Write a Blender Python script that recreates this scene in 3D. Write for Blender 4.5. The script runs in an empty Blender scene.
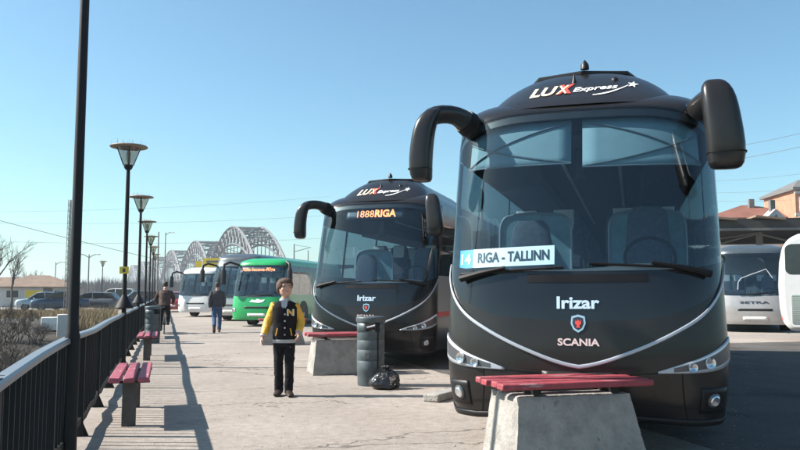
import bpy, bmesh, math, random
from mathutils import Vector, Matrix, noise as mnoise
R = math.radians
random.seed(7)
C = bpy.context.scene.collection
SC = bpy.context.scene

# ------------------------------------------------------------------ camera, sky, sun, exposure
CAMH, F, PITCH = 1.35, 780.0, R(5.05)
cam = bpy.data.cameras.new('camera'); camo = bpy.data.objects.new('camera', cam); C.objects.link(camo)
cam.sensor_width = 36; cam.lens = 36 * F / 800; cam.clip_start = 0.05; cam.clip_end = 6000
camo.location = (0, 0, CAMH); camo.rotation_euler = (R(90) + PITCH, 0, 0)
SC.camera = camo
SUN_EL, SUN_AZ = R(39), R(-88)          # azimuth clockwise from +Y; sun stands to the left
w = bpy.data.worlds.new('World'); SC.world = w; w.use_nodes = True
nt = w.node_tree; nt.nodes.clear()
sky = nt.nodes.new('ShaderNodeTexSky'); sky.sky_type = 'NISHITA'; sky.sun_disc = False
sky.sun_elevation = SUN_EL; sky.sun_rotation = SUN_AZ; sky.air_density = 1.0; sky.dust_density = 0.9; sky.ozone_density = 2.0
tint = nt.nodes.new('ShaderNodeMix'); tint.data_type = 'RGBA'; tint.blend_type = 'MULTIPLY'; tint.inputs[0].default_value = 1
tint.inputs[7].default_value = (0.80, 1.08, 1.07, 1)
bg = nt.nodes.new('ShaderNodeBackground'); bg.inputs[1].default_value = 0.071
wo = nt.nodes.new('ShaderNodeOutputWorld')
nt.links.new(sky.outputs[0], tint.inputs[6]); nt.links.new(tint.outputs[2], bg.inputs[0]); nt.links.new(bg.outputs[0], wo.inputs[0])
sl = bpy.data.lights.new('sun', 'SUN'); sl.energy = 5.0; sl.angle = R(0.53); sl.color = (1.0, 0.93, 0.84)
so = bpy.data.objects.new('sun', sl); C.objects.link(so)
sd = Vector((math.sin(SUN_AZ) * math.cos(SUN_EL), math.cos(SUN_AZ) * math.cos(SUN_EL), math.sin(SUN_EL)))
so.rotation_euler = sd.to_track_quat('Z', 'Y').to_euler(); so.location = sd * 60
SC.view_settings.view_transform = 'Standard'; SC.view_settings.look = 'None'
SC.view_settings.exposure = 1.28; SC.view_settings.gamma = 1; SC.view_settings.use_curve_mapping = False
SC.cycles.max_bounces = 8; SC.cycles.transparent_max_bounces = 16
SC.cycles.use_denoising = True

# ------------------------------------------------------------------ materials
def mat(name, col, rough=0.6, metal=0.0, var=0.0, vscale=6.0, bump=0.0, bscale=40.0, spec=0.5, coat=0.0, col2=None, emit=None, estr=1.0, trans=0.0):
    m = bpy.data.materials.new(name); m.use_nodes = True
    n = m.node_tree.nodes; l = m.node_tree.links; b = n['Principled BSDF']
    b.inputs['Base Color'].default_value = (*col, 1); b.inputs['Roughness'].default_value = rough; b.inputs['Metallic'].default_value = metal
    b.inputs['Specular IOR Level'].default_value = spec; b.inputs['Coat Weight'].default_value = coat; b.inputs['Coat Roughness'].default_value = 0.08
    b.inputs['Transmission Weight'].default_value = trans
    if emit: b.inputs['Emission Color'].default_value = (*emit, 1); b.inputs['Emission Strength'].default_value = estr
    if var or bump or col2:
        tc = n.new('ShaderNodeTexCoord')
    if var or col2:
        tx = n.new('ShaderNodeTexNoise'); tx.inputs['Scale'].default_value = vscale; tx.inputs['Detail'].default_value = 6; tx.inputs['Roughness'].default_value = 0.65
        l.new(tc.outputs['Object'], tx.inputs['Vector'])
        rp = n.new('ShaderNodeValToRGB'); rp.color_ramp.elements[0].position = 0.32; rp.color_ramp.elements[1].position = 0.68
        a = tuple(c * (1 - var) for c in col); z = col2 or tuple(min(1, c * (1 + var)) for c in col)
        rp.color_ramp.elements[0].color = (*a, 1); rp.color_ramp.elements[1].color = (*z, 1)
        l.new(tx.outputs['Fac'], rp.inputs[0]); l.new(rp.outputs[0], b.inputs['Base Color'])
        mr = n.new('ShaderNodeMapRange'); mr.inputs[3].default_value = max(0.03, rough - 0.08); mr.inputs[4].default_value = min(1, rough + 0.08)
        l.new(tx.outputs['Fac'], mr.inputs[0]); l.new(mr.outputs[0], b.inputs['Roughness'])
    if bump:
        t2 = n.new('ShaderNodeTexNoise'); t2.inputs['Scale'].default_value = bscale; t2.inputs['Detail'].default_value = 5
        l.new(tc.outputs['Object'], t2.inputs['Vector'])
        bp = n.new('ShaderNodeBump'); bp.inputs['Strength'].default_value = bump; bp.inputs['Distance'].default_value = 0.02
        l.new(t2.outputs['Fac'], bp.inputs['Height']); l.new(bp.outputs[0], b.inputs['Normal'])
    return m

def glass(name, tintc, refl=0.07, rough=0.0):
    m = bpy.data.materials.new(name); m.use_nodes = True
    n = m.node_tree.nodes; l = m.node_tree.links; n.clear()
    o = n.new('ShaderNodeOutputMaterial'); mx = n.new('ShaderNodeMixShader'); t = n.new('ShaderNodeBsdfTransparent'); g = n.new('ShaderNodeBsdfGlossy')
    t.inputs[0].default_value = (*tintc, 1); g.inputs['Roughness'].default_value = rough
    fr = n.new('ShaderNodeFresnel'); fr.inputs[0].default_value = 1.5
    ge = n.new('ShaderNodeNewGeometry'); io = n.new('ShaderNodeMapRange'); io.inputs[3].default_value = 1.5; io.inputs[4].default_value = 1/1.5   # thin sheet: the same from both sides
    l.new(ge.outputs['Backfacing'], io.inputs[0]); l.new(io.outputs[0], fr.inputs[0])
    ad = n.new('ShaderNodeMath'); ad.operation = 'ADD'; ad.inputs[1].default_value = refl; ad.use_clamp = True
    l.new(fr.outputs[0], ad.inputs[0]); l.new(ad.outputs[0], mx.inputs[0]); l.new(t.outputs[0], mx.inputs[1]); l.new(g.outputs[0], mx.inputs[2]); l.new(mx.outputs[0], o.inputs[0])
    return m

M = {}
M['paint'] = mat('charcoal_paint', (0.019, 0.017, 0.017), 0.30, 0.20, var=0.22, vscale=2.2, coat=0.22, spec=0.35)
M['black_gloss'] = mat('black_gloss', (0.008, 0.009, 0.011), 0.10, spec=0.6, var=0.1)
M['black_plastic'] = mat('black_plastic', (0.010, 0.010, 0.011), 0.45, spec=0.3, var=0.15, vscale=10)
M['chrome'] = mat('brushed_trim', (0.40, 0.43, 0.48), 0.35, 0.35, var=0.03)
M['screen'] = glass('windscreen_glass', (0.76, 0.90, 0.95), 0.045)
M['side_glass'] = glass('tinted_side_glass', (0.24, 0.31, 0.34), 0.06)
M['clear'] = glass('clear_lens', (0.88, 0.9, 0.92), 0.05)
M['carglass'] = glass('car_glass', (0.15, 0.18, 0.2), 0.08)
M['lamp_reflector'] = mat('lamp_reflector', (0.75, 0.76, 0.78), 0.15, 0.9, var=0.05)
M['lamp_dark'] = mat('lamp_housing', (0.10, 0.105, 0.115), 0.25, 0.4, var=0.1)
M['rubber'] = mat('tyre_rubber', (0.02, 0.02, 0.02), 0.8, var=0.2, bump=0.2)
M['wiper_black'] = mat('wiper_black', (0.005, 0.005, 0.006), 0.5, spec=0.2, var=0.1)
M['rim'] = mat('wheel_rim', (0.4, 0.4, 0.42), 0.4, 0.7, var=0.1)
M['seat_cloth'] = mat('coach_seat_cloth', (0.085, 0.10, 0.13), 0.85, var=0.25, vscale=20)
M['seat_teal'] = mat('coach_bulkhead', (0.22, 0.38, 0.44), 0.6, var=0.15)
M['white_cloth'] = mat('headrest_cloth', (0.78, 0.78, 0.78), 0.8, var=0.05)
M['interior'] = mat('coach_interior', (0.06, 0.07, 0.085), 0.7, var=0.15)
M['dash'] = mat('dashboard', (0.035, 0.04, 0.045), 0.6, var=0.2)
M['blind'] = mat('sun_blind', (0.115, 0.185, 0.215), 0.8, var=0.08)
M['blindline'] = mat('blind_rod', (0.06, 0.09, 0.11), 0.6, var=0.1)
M['white'] = mat('white_paint', (0.62, 0.62, 0.61), 0.3, var=0.04, coat=0.3)
M['lettering_white'] = mat('white_lettering', (0.82, 0.82, 0.82), 0.4, var=0.03)
M['lettering_cream'] = mat('cream_lettering', (0.85, 0.55, 0.28), 0.4, col2=(0.9, 0.78, 0.55), vscale=1.2)
M['lettering_red'] = mat('red_lettering', (0.65, 0.07, 0.05), 0.4, var=0.1)
M['lettering_pink'] = mat('pale_pink_lettering', (0.72, 0.55, 0.54), 0.35, 0.2, var=0.05)
M['lettering_blue'] = mat('pale_blue_lettering', (0.55, 0.68, 0.80), 0.35, 0.2, var=0.05)
M['board'] = mat('route_board_card', (0.80, 0.82, 0.80), 0.5, var=0.03)
M['board_blue'] = mat('route_board_blue', (0.06, 0.30, 0.62), 0.5, var=0.05)
M['ink'] = mat('dark_ink', (0.02, 0.03, 0.05), 0.5, var=0.1)
M['led'] = mat('led_orange', (0.6, 0.15, 0.05), 0.5, emit=(1.0, 0.26, 0.08), estr=1.3)
M['silver'] = mat('silver_paint', (0.42, 0.41, 0.40), 0.32, 0.45, var=0.06, coat=0.4)
M['red_wood'] = mat('red_painted_planks', (0.34, 0.035, 0.045), 0.55, var=0.35, vscale=9, bump=0.25, bscale=25, col2=(0.50, 0.10, 0.11))
M['pink_wood'] = mat('bleached_red_planks', (0.42, 0.10, 0.13), 0.6, var=0.25, vscale=9, bump=0.25, bscale=25, col2=(0.58, 0.27, 0.30))
M['concrete'] = mat('cast_concrete', (0.25, 0.24, 0.225), 0.9, var=0.22, vscale=5, bump=0.5, bscale=30)
def worn(name, base, under, scale, thr, rough, bump, stretch=(1,1,1)):
    m = mat(name, base, rough, var=0.25, vscale=7, bump=bump, bscale=35); n = m.node_tree.nodes; l = m.node_tree.links; b = n['Principled BSDF']
    src = b.inputs['Base Color'].links[0].from_socket; tc = n.new('ShaderNodeTexCoord'); mp = n.new('ShaderNodeMapping'); mp.inputs['Scale'].default_value = stretch
    l.new(tc.outputs['Object'], mp.inputs[0]); t = n.new('ShaderNodeTexNoise'); t.inputs['Scale'].default_value = scale; t.inputs['Detail'].default_value = 8; t.inputs['Roughness'].default_value = .7; l.new(mp.outputs[0], t.inputs['Vector'])
    rp = n.new('ShaderNodeValToRGB'); rp.color_ramp.elements[0].position = thr; rp.color_ramp.elements[0].color = (0,0,0,1); rp.color_ramp.elements[1].position = thr + .06; rp.color_ramp.elements[1].color = (1,1,1,1); l.new(t.outputs['Fac'], rp.inputs[0])
    x = n.new('ShaderNodeMix'); x.data_type = 'RGBA'; l.new(rp.outputs[0], x.inputs[0]); l.new(src, x.inputs[6]); x.inputs[7].default_value = (*under, 1); l.new(x.outputs[2], b.inputs['Base Color']); return m
M['red_wood'] = worn('red_painted_planks', (0.25, 0.035, 0.048), (0.33, 0.20, 0.19), 7, .58, 0.6, 0.3, (.35, 3, 3))
M['pink_wood'] = worn('bleached_red_planks', (0.30, 0.07, 0.10), (0.48, 0.32, 0.33), 7, .59, 0.65, 0.3, (3, .35, 3))
M['concrete'] = worn('cast_concrete', (0.25, 0.24, 0.222), (0.12, 0.115, 0.105), 3.5, .60, 0.9, 0.7)
M['iron'] = mat('black_iron', (0.009, 0.009, 0.010), 0.6, spec=0.25, var=0.25, vscale=15)
M['rail_cap'] = mat('galvanised_handrail', (0.16, 0.175, 0.195), 0.38, 0.25, var=0.15, vscale=8)
M['bin'] = mat('teal_grey_bin', (0.055, 0.075, 0.085), 0.5, var=0.25, vscale=7, bump=0.1)
M['bag'] = mat('black_plastic_bag', (0.012, 0.012, 0.014), 0.24, var=0.2, bump=0.35, bscale=40)
M['lampglass'] = glass('lantern_glass', (0.66, 0.62, 0.56), 0.06)
M['lampdisc'] = mat('lamp_disc', (0.20, 0.15, 0.105), 0.5, var=0.2)
M['green'] = mat('green_paint', (0.012, 0.30, 0.085), 0.3, var=0.06, coat=0.4)
M['palegreen'] = mat('pale_green_paint', (0.25, 0.45, 0.30), 0.35, var=0.06, coat=0.3)
M['greyblue'] = mat('grey_blue_paint', (0.06, 0.077, 0.092), 0.35, 0.2, var=0.06, coat=0.3)
M['yellow'] = mat('yellow_sign', (0.75, 0.52, 0.03), 0.5, var=0.05)
M['steel'] = mat('bridge_steel', (0.065, 0.072, 0.082), 0.65, var=0.25, vscale=0.3)
M['bark'] = mat('bare_bark', (0.07, 0.055, 0.045), 0.9, var=0.4, vscale=4)
M['twig'] = mat('bare_twigs', (0.035, 0.026, 0.020), 0.9, var=0.35, vscale=3)
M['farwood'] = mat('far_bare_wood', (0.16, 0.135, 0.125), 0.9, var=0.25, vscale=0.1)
M['drygrass'] = mat('dry_grass', (0.24, 0.185, 0.105), 0.95, var=0.35, vscale=2)
M['render_wall'] = mat('pale_render', (0.50, 0.48, 0.46), 0.85, var=0.12, vscale=0.8)
M['tanroof'] = mat('tan_roof', (0.20, 0.14, 0.10), 0.8, var=0.2, vscale=1.5)
M['redroof'] = mat('rust_roof', (0.19, 0.075, 0.05), 0.75, var=0.2, vscale=0.8)
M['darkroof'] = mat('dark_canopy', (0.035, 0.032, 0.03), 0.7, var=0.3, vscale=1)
M['beam'] = mat('canopy_beam', (0.13, 0.125, 0.12), 0.6, var=0.15)
M['winpane'] = mat('dark_window', (0.02, 0.025, 0.03), 0.1, spec=0.7, var=0.2)

# ------------------------------------------------------------------ mesh helpers
class MB:
    def __init__(s): s.v = []; s.f = []
    def add(s, vs, fs):
        o = len(s.v); s.v += [tuple(v) for v in vs]; s.f += [tuple(i + o for i in f) for f in fs]; return s
    def box(s, c, d, rz=0.0, M4=None):
        x, y, z = (q / 2 for q in d); vs = []
        for sx, sy, sz in ((-1,-1,-1),(1,-1,-1),(1,1,-1),(-1,1,-1),(-1,-1,1),(1,-1,1),(1,1,1),(-1,1,1)):
            p = Vector((sx * x, sy * y, sz * z))
            if rz: p = Matrix.Rotation(rz, 3, 'Z') @ p
            if M4: p = M4 @ p
            vs.append(p + Vector(c))
        return s.add(vs, [(3,2,1,0),(4,5,6,7),(0,1,5,4),(1,2,6,5),(2,3,7,6),(3,0,4,7)])
    def grid(s, rows, flip=False):
        n = len(rows[0]); vs = [p for r in rows for p in r]; fs = []
        for i in range(len(rows) - 1):
            for j in range(n - 1):
                q = (i*n+j, i*n+j+1, (i+1)*n+j+1, (i+1)*n+j); fs.append(q[::-1] if flip else q)
        return s.add(vs, fs)
    def rings(s, rs, cap0=True, cap1=True):
        n = len(rs[0]); vs = [p for r in rs for p in r]; fs = []
        for i in range(len(rs) - 1):
            for j in range(n):
                k = (j + 1) % n; fs.append((i*n+j, i*n+k, (i+1)*n+k, (i+1)*n+j))
        if cap0: fs.append(tuple(range(n - 1, -1, -1)))
        if cap1: fs.append(tuple((len(rs)-1)*n + j for j in range(n)))
        return s.add(vs, fs)
    def tube(s, pts, rad, n=8, asp=1.0, ref=None):
        pts = [Vector(p) for p in pts]
        if not isinstance(rad, (list, tuple)): rad = [rad] * len(pts)
        rs = []; prev = None
        for i, p in enumerate(pts):
            t = (pts[min(i+1, len(pts)-1)] - pts[max(i-1, 0)])
            if t.length < 1e-9: t = Vector((0,0,1))
            t.normalize()
            if prev is None:
                a = Vector(ref) if ref else (Vector((1,0,0)) if abs(t.x) < 0.9 else Vector((0,1,0)))
            else: a = prev
            u = a - t * a.dot(t)
            if u.length < 1e-6: u = t.orthogonal()
            u.normalize(); v = t.cross(u); prev = u
            rs.append([p + u * math.cos(6.28318*k/n) * rad[i] + v * math.sin(6.28318*k/n) * rad[i] * asp for k in range(n)])
        return s.rings(rs)
    def lathe(s, prof, c=(0,0,0), n=24, axis='Z'):
        rs = []
        for r, h in prof:
            ring = []
            for k in range(n):
                a = 6.28318530718 * k / n; x, y = r * math.cos(a), r * math.sin(a)
                q = {'Z': (x, y, h), 'X': (h, x, y), 'Y': (y, h, x)}[axis]
                ring.append(Vector(q) + Vector(c))
            rs.append(ring)
        return s.rings(rs)
    def ell(s, c, r, n=16, m=10):
        rs = []
        for i in range(m + 1):
            t = math.pi * (0.02 + 0.96 * i / m); rs.append([(c[0]+r[0]*math.sin(t)*math.cos(6.28318*k/n), c[1]+r[1]*math.sin(t)*math.sin(6.28318*k/n), c[2]-r[2]*math.cos(t)) for k in range(n)])
        return s.rings(rs)
    def loft(s, rs, n=20, p=2.3):
        out = []
        for (cx, cy, cz, rx, ry) in rs:
            ring = []
            for k in range(n):
                a = 6.28318530718 * k / n; ca, sa = math.cos(a), math.sin(a)
                ring.append((cx + rx * math.copysign(abs(ca) ** (2/p), ca), cy + ry * math.copysign(abs(sa) ** (2/p), sa), cz))
            out.append(ring)
        return s.rings(out)
    def extr(s, poly, d0, d1, axes='xz'):
        def P(u, w, d): return (u, d, w) if axes == 'xz' else ((u, w, d) if axes == 'xy' else (d, u, w))
        n = len(poly); vs = [P(u, w, d0) for u, w in poly] + [P(u, w, d1) for u, w in poly]
        fs = [tuple(range(n)), tuple(range(2*n - 1, n - 1, -1))] + [(j, j + n, (j+1) % n + n, (j+1) % n) for j in range(n)]
        return s.add(vs, fs)
    def build(s, name, m, parent=None, smooth=True, bevel=0, solid=0, sub=0, remesh=0, disp=None, recalc=True, auto=35):
        me = bpy.data.meshes.new(name); me.from_pydata(s.v, [], s.f); me.materials.append(m)
        if recalc:
            b = bmesh.new(); b.from_mesh(me); bmesh.ops.recalc_face_normals(b, faces=b.faces); b.to_mesh(me); b.free()
        if smooth:
            me.polygons.foreach_set('use_smooth', [True] * len(me.polygons))
            if not remesh and auto < 180:
                me.set_sharp_from_angle(angle=R(auto))
        o = bpy.data.objects.new(name, me); C.objects.link(o)
        if parent: o.parent = parent
        if solid: q = o.modifiers.new('solid', 'SOLIDIFY'); q.thickness = solid; q.offset = 0
        if bevel: q = o.modifiers.new('bevel', 'BEVEL'); q.width = bevel; q.segments = 2; q.limit_method = 'ANGLE'
        if remesh:
            q = o.modifiers.new('remesh', 'REMESH'); q.mode = 'VOXEL'; q.voxel_size = remesh; q.use_smooth_shade = True
            q = o.modifiers.new('smooth', 'SMOOTH'); q.iterations = 4
        if disp:
            t = bpy.data.textures.new(name, 'CLOUDS'); t.noise_scale = disp[1]
            q = o.modifiers.new('folds', 'DISPLACE'); q.texture = t; q.strength = disp[0]; q.mid_level = 0.5
        if sub: q = o.modifiers.new('sub', 'SUBSURF'); q.levels = sub; q.render_levels = sub
        return o

def tag(o, label=None, cat=None, group=None, kind=None):
    if label: o['label'] = label
    if cat: o['category'] = cat
    if group: o['group'] = group
    if kind: o['kind'] = kind
    return o
def thing(name, label, cat, loc=(0,0,0), rz=0.0, group=None):
    o = bpy.data.objects.new(name, None); C.objects.link(o); o.empty_display_size = 0.2
    o.location = loc; o.rotation_euler = (0, 0, rz); return tag(o, label, cat, group)
def dup(root, loc, rz=None, label=None, parent=None, group=None):
    c = root.copy(); C.objects.link(c)
    if parent is None:
        c.location = loc
        if rz is not None: c.rotation_euler = (0, 0, rz)
        if label: c['label'] = label
        if group: c['group'] = group
    else: c.parent = parent
    for ch in list(root.children): dup(ch, None, None, None, c)
    return c
def part_box(name, m, parent, c, d, bevel=0.0, rz=0.0):
    return MB().box(c, d, rz).build(name, m, parent, smooth=bool(bevel), bevel=bevel)
def lerp_tab(tab, x):
    if x <= tab[0][0]: return tab[0][1]
    for (a, b), (c, d) in zip(tab, tab[1:]):
        if x <= c:
            t = (x - a) / (c - a); t = t * t * (3 - 2 * t) * 0.35 + t * 0.65; return b + (d - b) * t
    return tab[-1][1]
def smooth_tab(tab):
    # Catmull-Rom style monotone-ish interpolation
    xs = [p[0] for p in tab]; ys = [p[1] for p in tab]; n = len(xs)
    ms = []
    for i in range(n):
        if i == 0: ms.append((ys[1]-ys[0])/(xs[1]-xs[0]))
        elif i == n-1: ms.append((ys[-1]-ys[-2])/(xs[-1]-xs[-2]))
        else: ms.append((ys[i+1]-ys[i-1])/(xs[i+1]-xs[i-1]))
    def f(x):
        if x <= xs[0]: return ys[0]
        if x >= xs[-1]: return ys[-1]
        i = max(k for k in range(n-1) if xs[k] <= x); h = xs[i+1]-xs[i]; t = (x-xs[i])/h
        return (2*t**3-3*t*t+1)*ys[i] + (t**3-2*t*t+t)*h*ms[i] + (-2*t**3+3*t*t)*ys[i+1] + (t**3-t*t)*h*ms[i+1]
    return f
_tc = {}
def text2d(s, size=1.0, bold=0.0, shear=0.0, sx=1.0):
    key = (s, bold, shear)
    if key not in _tc:
        cu = bpy.data.curves.new('text', 'FONT'); cu.body = s; cu.size = 1; cu.offset = bold; cu.shear = shear; cu.align_x = 'CENTER'; cu.align_y = 'CENTER'; cu.resolution_u = 3
        o = bpy.data.objects.new('text', cu); C.objects.link(o)
        dg = bpy.context.evaluated_depsgraph_get(); me = bpy.data.meshes.new_from_object(o.evaluated_get(dg))
        _tc[key] = ([(v.co.x, v.co.y) for v in me.vertices], [tuple(p.vertices) for p in me.polygons])
        bpy.data.objects.remove(o); bpy.data.curves.remove(cu); bpy.data.meshes.remove(me)
    vs, fs = _tc[key]
    x0, x1 = min(v[0] for v in vs), max(v[0] for v in vs); y0, y1 = min(v[1] for v in vs), max(v[1] for v in vs)
    k = size / (y1 - y0)
    return [((x - (x0+x1)/2) * k * sx, (y - (y0+y1)/2) * k) for x, y in vs], fs, (x1 - x0) * k * sx
def text_on(fn, s, x0, z0, size, name, m, parent, bold=0.0, shear=0.0, width=None, slope=0.0):
    sx = 1.0
    if width: sx = width / text2d(s, size, bold, shear)[2]
    vs, fs, _ = text2d(s, size, bold, shear, sx)
    return MB().add([fn(x0 + x, z0 + z + slope * x) for x, z in vs], fs).build(name, m, parent, smooth=False)

# ------------------------------------------------------------------ coach shell: a front that wraps into the sides
class Shell:
    def __init__(s, W, S, d, n, L):      # W(z), S(z) callables
        s.W, s.S, s.d, s.n, s.L = W, S, d, n, L
    def p(s, a, z):
        sg = 1 if a >= 0 else -1; a = abs(a); wz, sz = s.W(z), s.S(z); e = 2 / s.n
        if a <= 1:
            t = a * math.pi / 2; return Vector((sg * wz * max(0, math.sin(t)) ** e, sz + s.d * (1 - max(0, math.cos(t)) ** e), z))
        return Vector((sg * wz, sz + s.d + (a - 1) * (s.L - sz - s.d), z))
    def nrm(s, a, z):
        h = 0.004
        u = s.p(a + h, z) - s.p(a - h, z); v = s.p(a, z + h) - s.p(a, z - h); q = u.cross(v)
        return q.normalized() if q.length > 1e-9 else Vector((0, -1, 0))
    def po(s, a, z, off): return s.p(a, z) + s.nrm(a, z) * off
    def a_of(s, x, z):
        r = min(1, abs(x) / s.W(z)); return math.copysign(math.asin(r ** (s.n / 2)) / (math.pi / 2), x)
    def front(s, off): return lambda x, z: s.po(s.a_of(x, z), z, off)
    def band(s, f0, f1, a0, a1, na, nz, off=0.0):
        rows = []
        for i in range(nz + 1):
            rows.append([])
            for j in range(na + 1):
                a = a0 + (a1 - a0) * j / na; z = f0(a) + (f1(a) - f0(a)) * i / nz
                rows[-1].append(s.po(a, z, off) if off else s.p(a, z))
        return MB().grid(rows)
def K(v): return lambda a: v

def wheel(parent, x, y, r, wd, side):
    t = MB().lathe([(r*0.62, -wd/2), (r*0.93, -wd/2), (r, -wd*0.35), (r, wd*0.35), (r*0.93, wd/2), (r*0.62, wd/2)], (x, y, r), 28, 'X').build('wheel', M['rubber'], parent)
    k = side * wd * 0.5
    MB().lathe([(r*0.05, k*1.12), (r*0.22, k*1.1), (r*0.26, k*0.7), (r*0.5, k*0.6), (r*0.6, k*1.02), (r*0.64, k*1.04), (r*0.64, k*0.4)], (x, y, r), 24, 'X').build('rim', M['rim'], t)
    return t
def coach_seat(parent, x, y, z, m, head=True, hgt=1.05):
    b = MB(); b.box((x, y, z + 0.42), (0.46, 0.46, 0.14)); 
    b.loft([(x, y+0.24, z+0.4, .23, .07), (x, y+0.27, z+0.8, .24, .075), (x, y+0.31, z+hgt-0.08, .2, .065), (x, y+0.33, z+hgt, .14, .04)], 14, 3)
    s_ = b.build('seat', m, parent, bevel=0.02)
    if head: MB().loft([(x, y+0.225, z+hgt-0.28, .13, .02), (x, y+0.235, z+hgt-0.02, .13, .03)], 10, 4).build('headrest_cover', M['white_cloth'], s_)
    return s_

def make_coach(name, label, loc, rz):
    t = thing(name, label, 'coach', loc, rz, 'black coaches parked nose out along the walkway')
    W = smooth_tab([(0.15,1.17),(0.3,1.215),(0.55,1.25),(0.9,1.26),(1.3,1.25),(1.6,1.245),(2.2,1.24),(2.7,1.237),(2.97,1.225),(3.09,1.195),(3.19,1.13),(3.29,1.01),(3.37,.80)])
    W_ = W; W = lambda z: W_(z)*.968
    S = smooth_tab([(0.15,0.17),(0.3,0.10),(0.55,0.02),(0.8,0.0),(1.1,0.02),(1.4,0.06),(1.7,0.13),(2.2,0.275),(2.7,0.44),(2.97,0.535),(3.08,0.59),(3.17,0.70),(3.26,0.90),(3.33,1.20),(3.37,1.55)])
    L = 12.6
    sh = Shell(W, S, 0.52, 2.7, L)
    f0 = lambda a: 0.26 + 0.05 * max(0, 1 - abs(a) * 2) + (0.06 if abs(a) > 1 else 0.06 * max(0, abs(a) - .8) / .2)
    _v = smooth_tab([(0,.742),(.06,.79),(.15,.865),(.37,1.035),(.55,1.17),(.68,1.29),(.8,1.42),(.9,1.54),(1.0,1.66)])
    fv = lambda a: _v(min(1, abs(a)))
    _2 = smooth_tab([(0,1.12),(.3,1.165),(.5,1.25),(.68,1.36),(.8,1.465),(.9,1.56),(1.0,1.67)])
    f2 = lambda a: _2(min(1, abs(a)))
    _3 = smooth_tab([(0,1.545),(.4,1.56),(.7,1.60),(.9,1.64),(1.0,1.69)])
    f3 = lambda a: max(_3(min(1, abs(a))), f2(a) + .02)
    _4 = smooth_tab([(0,3.06),(.3,3.045),(.55,2.98),(.75,2.88),(.88,2.76),(1,2.68)])
    f4 = lambda a: _4(min(1, abs(a)))
    b = sh.band(f0, fv, -1, 1, 72, 20); b.build('front_bumper', M['paint'], t)
    sh.band(fv, f2, -1, 1, 72, 8).build('front_panel', M['paint'], t)
    sh.band(f2, f3, -1, 1, 72, 8).build('black_panel', M['black_gloss'], t)
    sh.band(f3, f4, -.97, .93, 72, 24).build('windscreen', M['screen'], t)
    for a0, a1 in ((-1.0, -.97), (.93, 1.0)): sh.band(f3, f4, a0, a1, 4, 24).build('windscreen_pillar', M['black_gloss'], t)
    # black print along the edge of the glass, on its inner side
    fr = MB()
    for a0, a1 in ((-.93, -.84), (.90, .93)): fr.v and None; q = sh.band(f3, f4, a0, a1, 6, 24, -0.006); fr.add(q.v, q.f)
    q = sh.band(lambda a: f4(a) - .075, f4, -.925, .925, 60, 3, -0.006); fr.add(q.v, q.f)
    fr.build('windscreen_border', M['black_plastic'], t)
    sh.band(f4, K(3.37), -2, 2, 150, 18).build('roof', M['paint'], t)
    tp = [sh.p(a/40*2, 3.37) for a in range(-40, 41)]
    MB().add(tp, [tuple(range(len(tp)))]).build('roof_deck', M['paint'], t, smooth=False)
    # grooves above the glass: dark shut line
    sh.band(lambda a: f4(a) + .008, lambda a: f4(a) + .03, -1, 1, 72, 1, .004).build('windscreen_seal', M['black_gloss'], t)
    # chrome sweep
    sh.band(lambda a: fv(a) - .016, lambda a: fv(a) + .016, -.965, .965, 120, 3, .012).build('chrome_strip', M['chrome'], t, solid=.012)
    # creases of the bumper
    sh.band(lambda a: .455 - .12*abs(a), lambda a: .475 - .12*abs(a), -.55, .55, 40, 1, .003).build('bumper_groove', M['black_plastic'], t)
    sh.band(lambda a: f0(a) + .0, lambda a: f0(a) + .05, -1, 1, 60, 2, .006).build('bumper_lip', M['black_plastic'], t, solid=.01)
    sh.band(K(.58), K(.70), -.10, .10, 8, 3, .005).build('camera_recess', M['black_plastic'], t, solid=.008)
    for s in (-1, 1):
        MB().tube([sh.po(s*(.27 - .27*k/10), .70 - .035*k/10, .0) for k in range(11)], .005, 5).build('seam', M['wiper_black'], t)
        MB().tube([sh.po(s*(.40 + .06*(k/8)**2), .70 - .42*k/8, .0) for k in range(9)], .005, 5).build('seam', M['wiper_black'], t)
    # sides
    for s in (-1, 1):
        sh.band(f0, K(1.02), 1*s, 2*s, 26, 10).build('side_panel', M['paint'], t)
        sh.band(K(1.02), f3, 1*s, 2*s, 26, 6).build('side_stripe', M['silver'], t)
        sh.band(K(.93), K(1.02), 1.0*s, 2*s, 26, 2, .005).build('red_stripe', M['lettering_red'], t)
        ws = [(1.012, 1.105, .18), (1.115, 1.28, .1), (1.29, 1.45, .1), (1.46, 1.62, .1), (1.63, 1.79, .1), (1.80, 1.97, .1)]
        e = [1.0] + [x for w_ in ws for x in w_[:2]] + [2.0]
        for k in range(0, len(e), 2): sh.band(f3, f4, e[k]*s, e[k+1]*s, 2, 10).build('window_pillar', M['black_gloss'], t)
        for (a0, a1, _x) in ws: sh.band(f3, f4, a0*s, a1*s, 5, 10).build('side_window', M['side_glass'], t)
        for y in (2.75, 8.9, 10.25): 
            MB().lathe([(.02, -.02), (.60, -.02), (.60, .02), (.02, .02)], (s*1.272, y, .52), 30, 'X').build('wheel_arch', M['black_plastic'], t)
            wheel(t, s*1.145, y, .50, .30, s)
    # rear face
    rp = [sh.p(2, .28 + (3.37-.28)*i/14) for i in range(15)]; lp = [sh.p(-2, .28 + (3.37-.28)*i/14) for i in range(15)]
    MB().grid([lp, rp]).build('rear_panel', M['paint'], t)
    # underside
    up = [sh.p(a/30*2, .29) + Vector((0,0,.0)) for a in range(-30, 31)]
    MB().add([(p.x*.97, p.y+.03, .30) for p in up], [tuple(range(len(up)))]).build('underside', M['black_plastic'], t, smooth=False)
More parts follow.
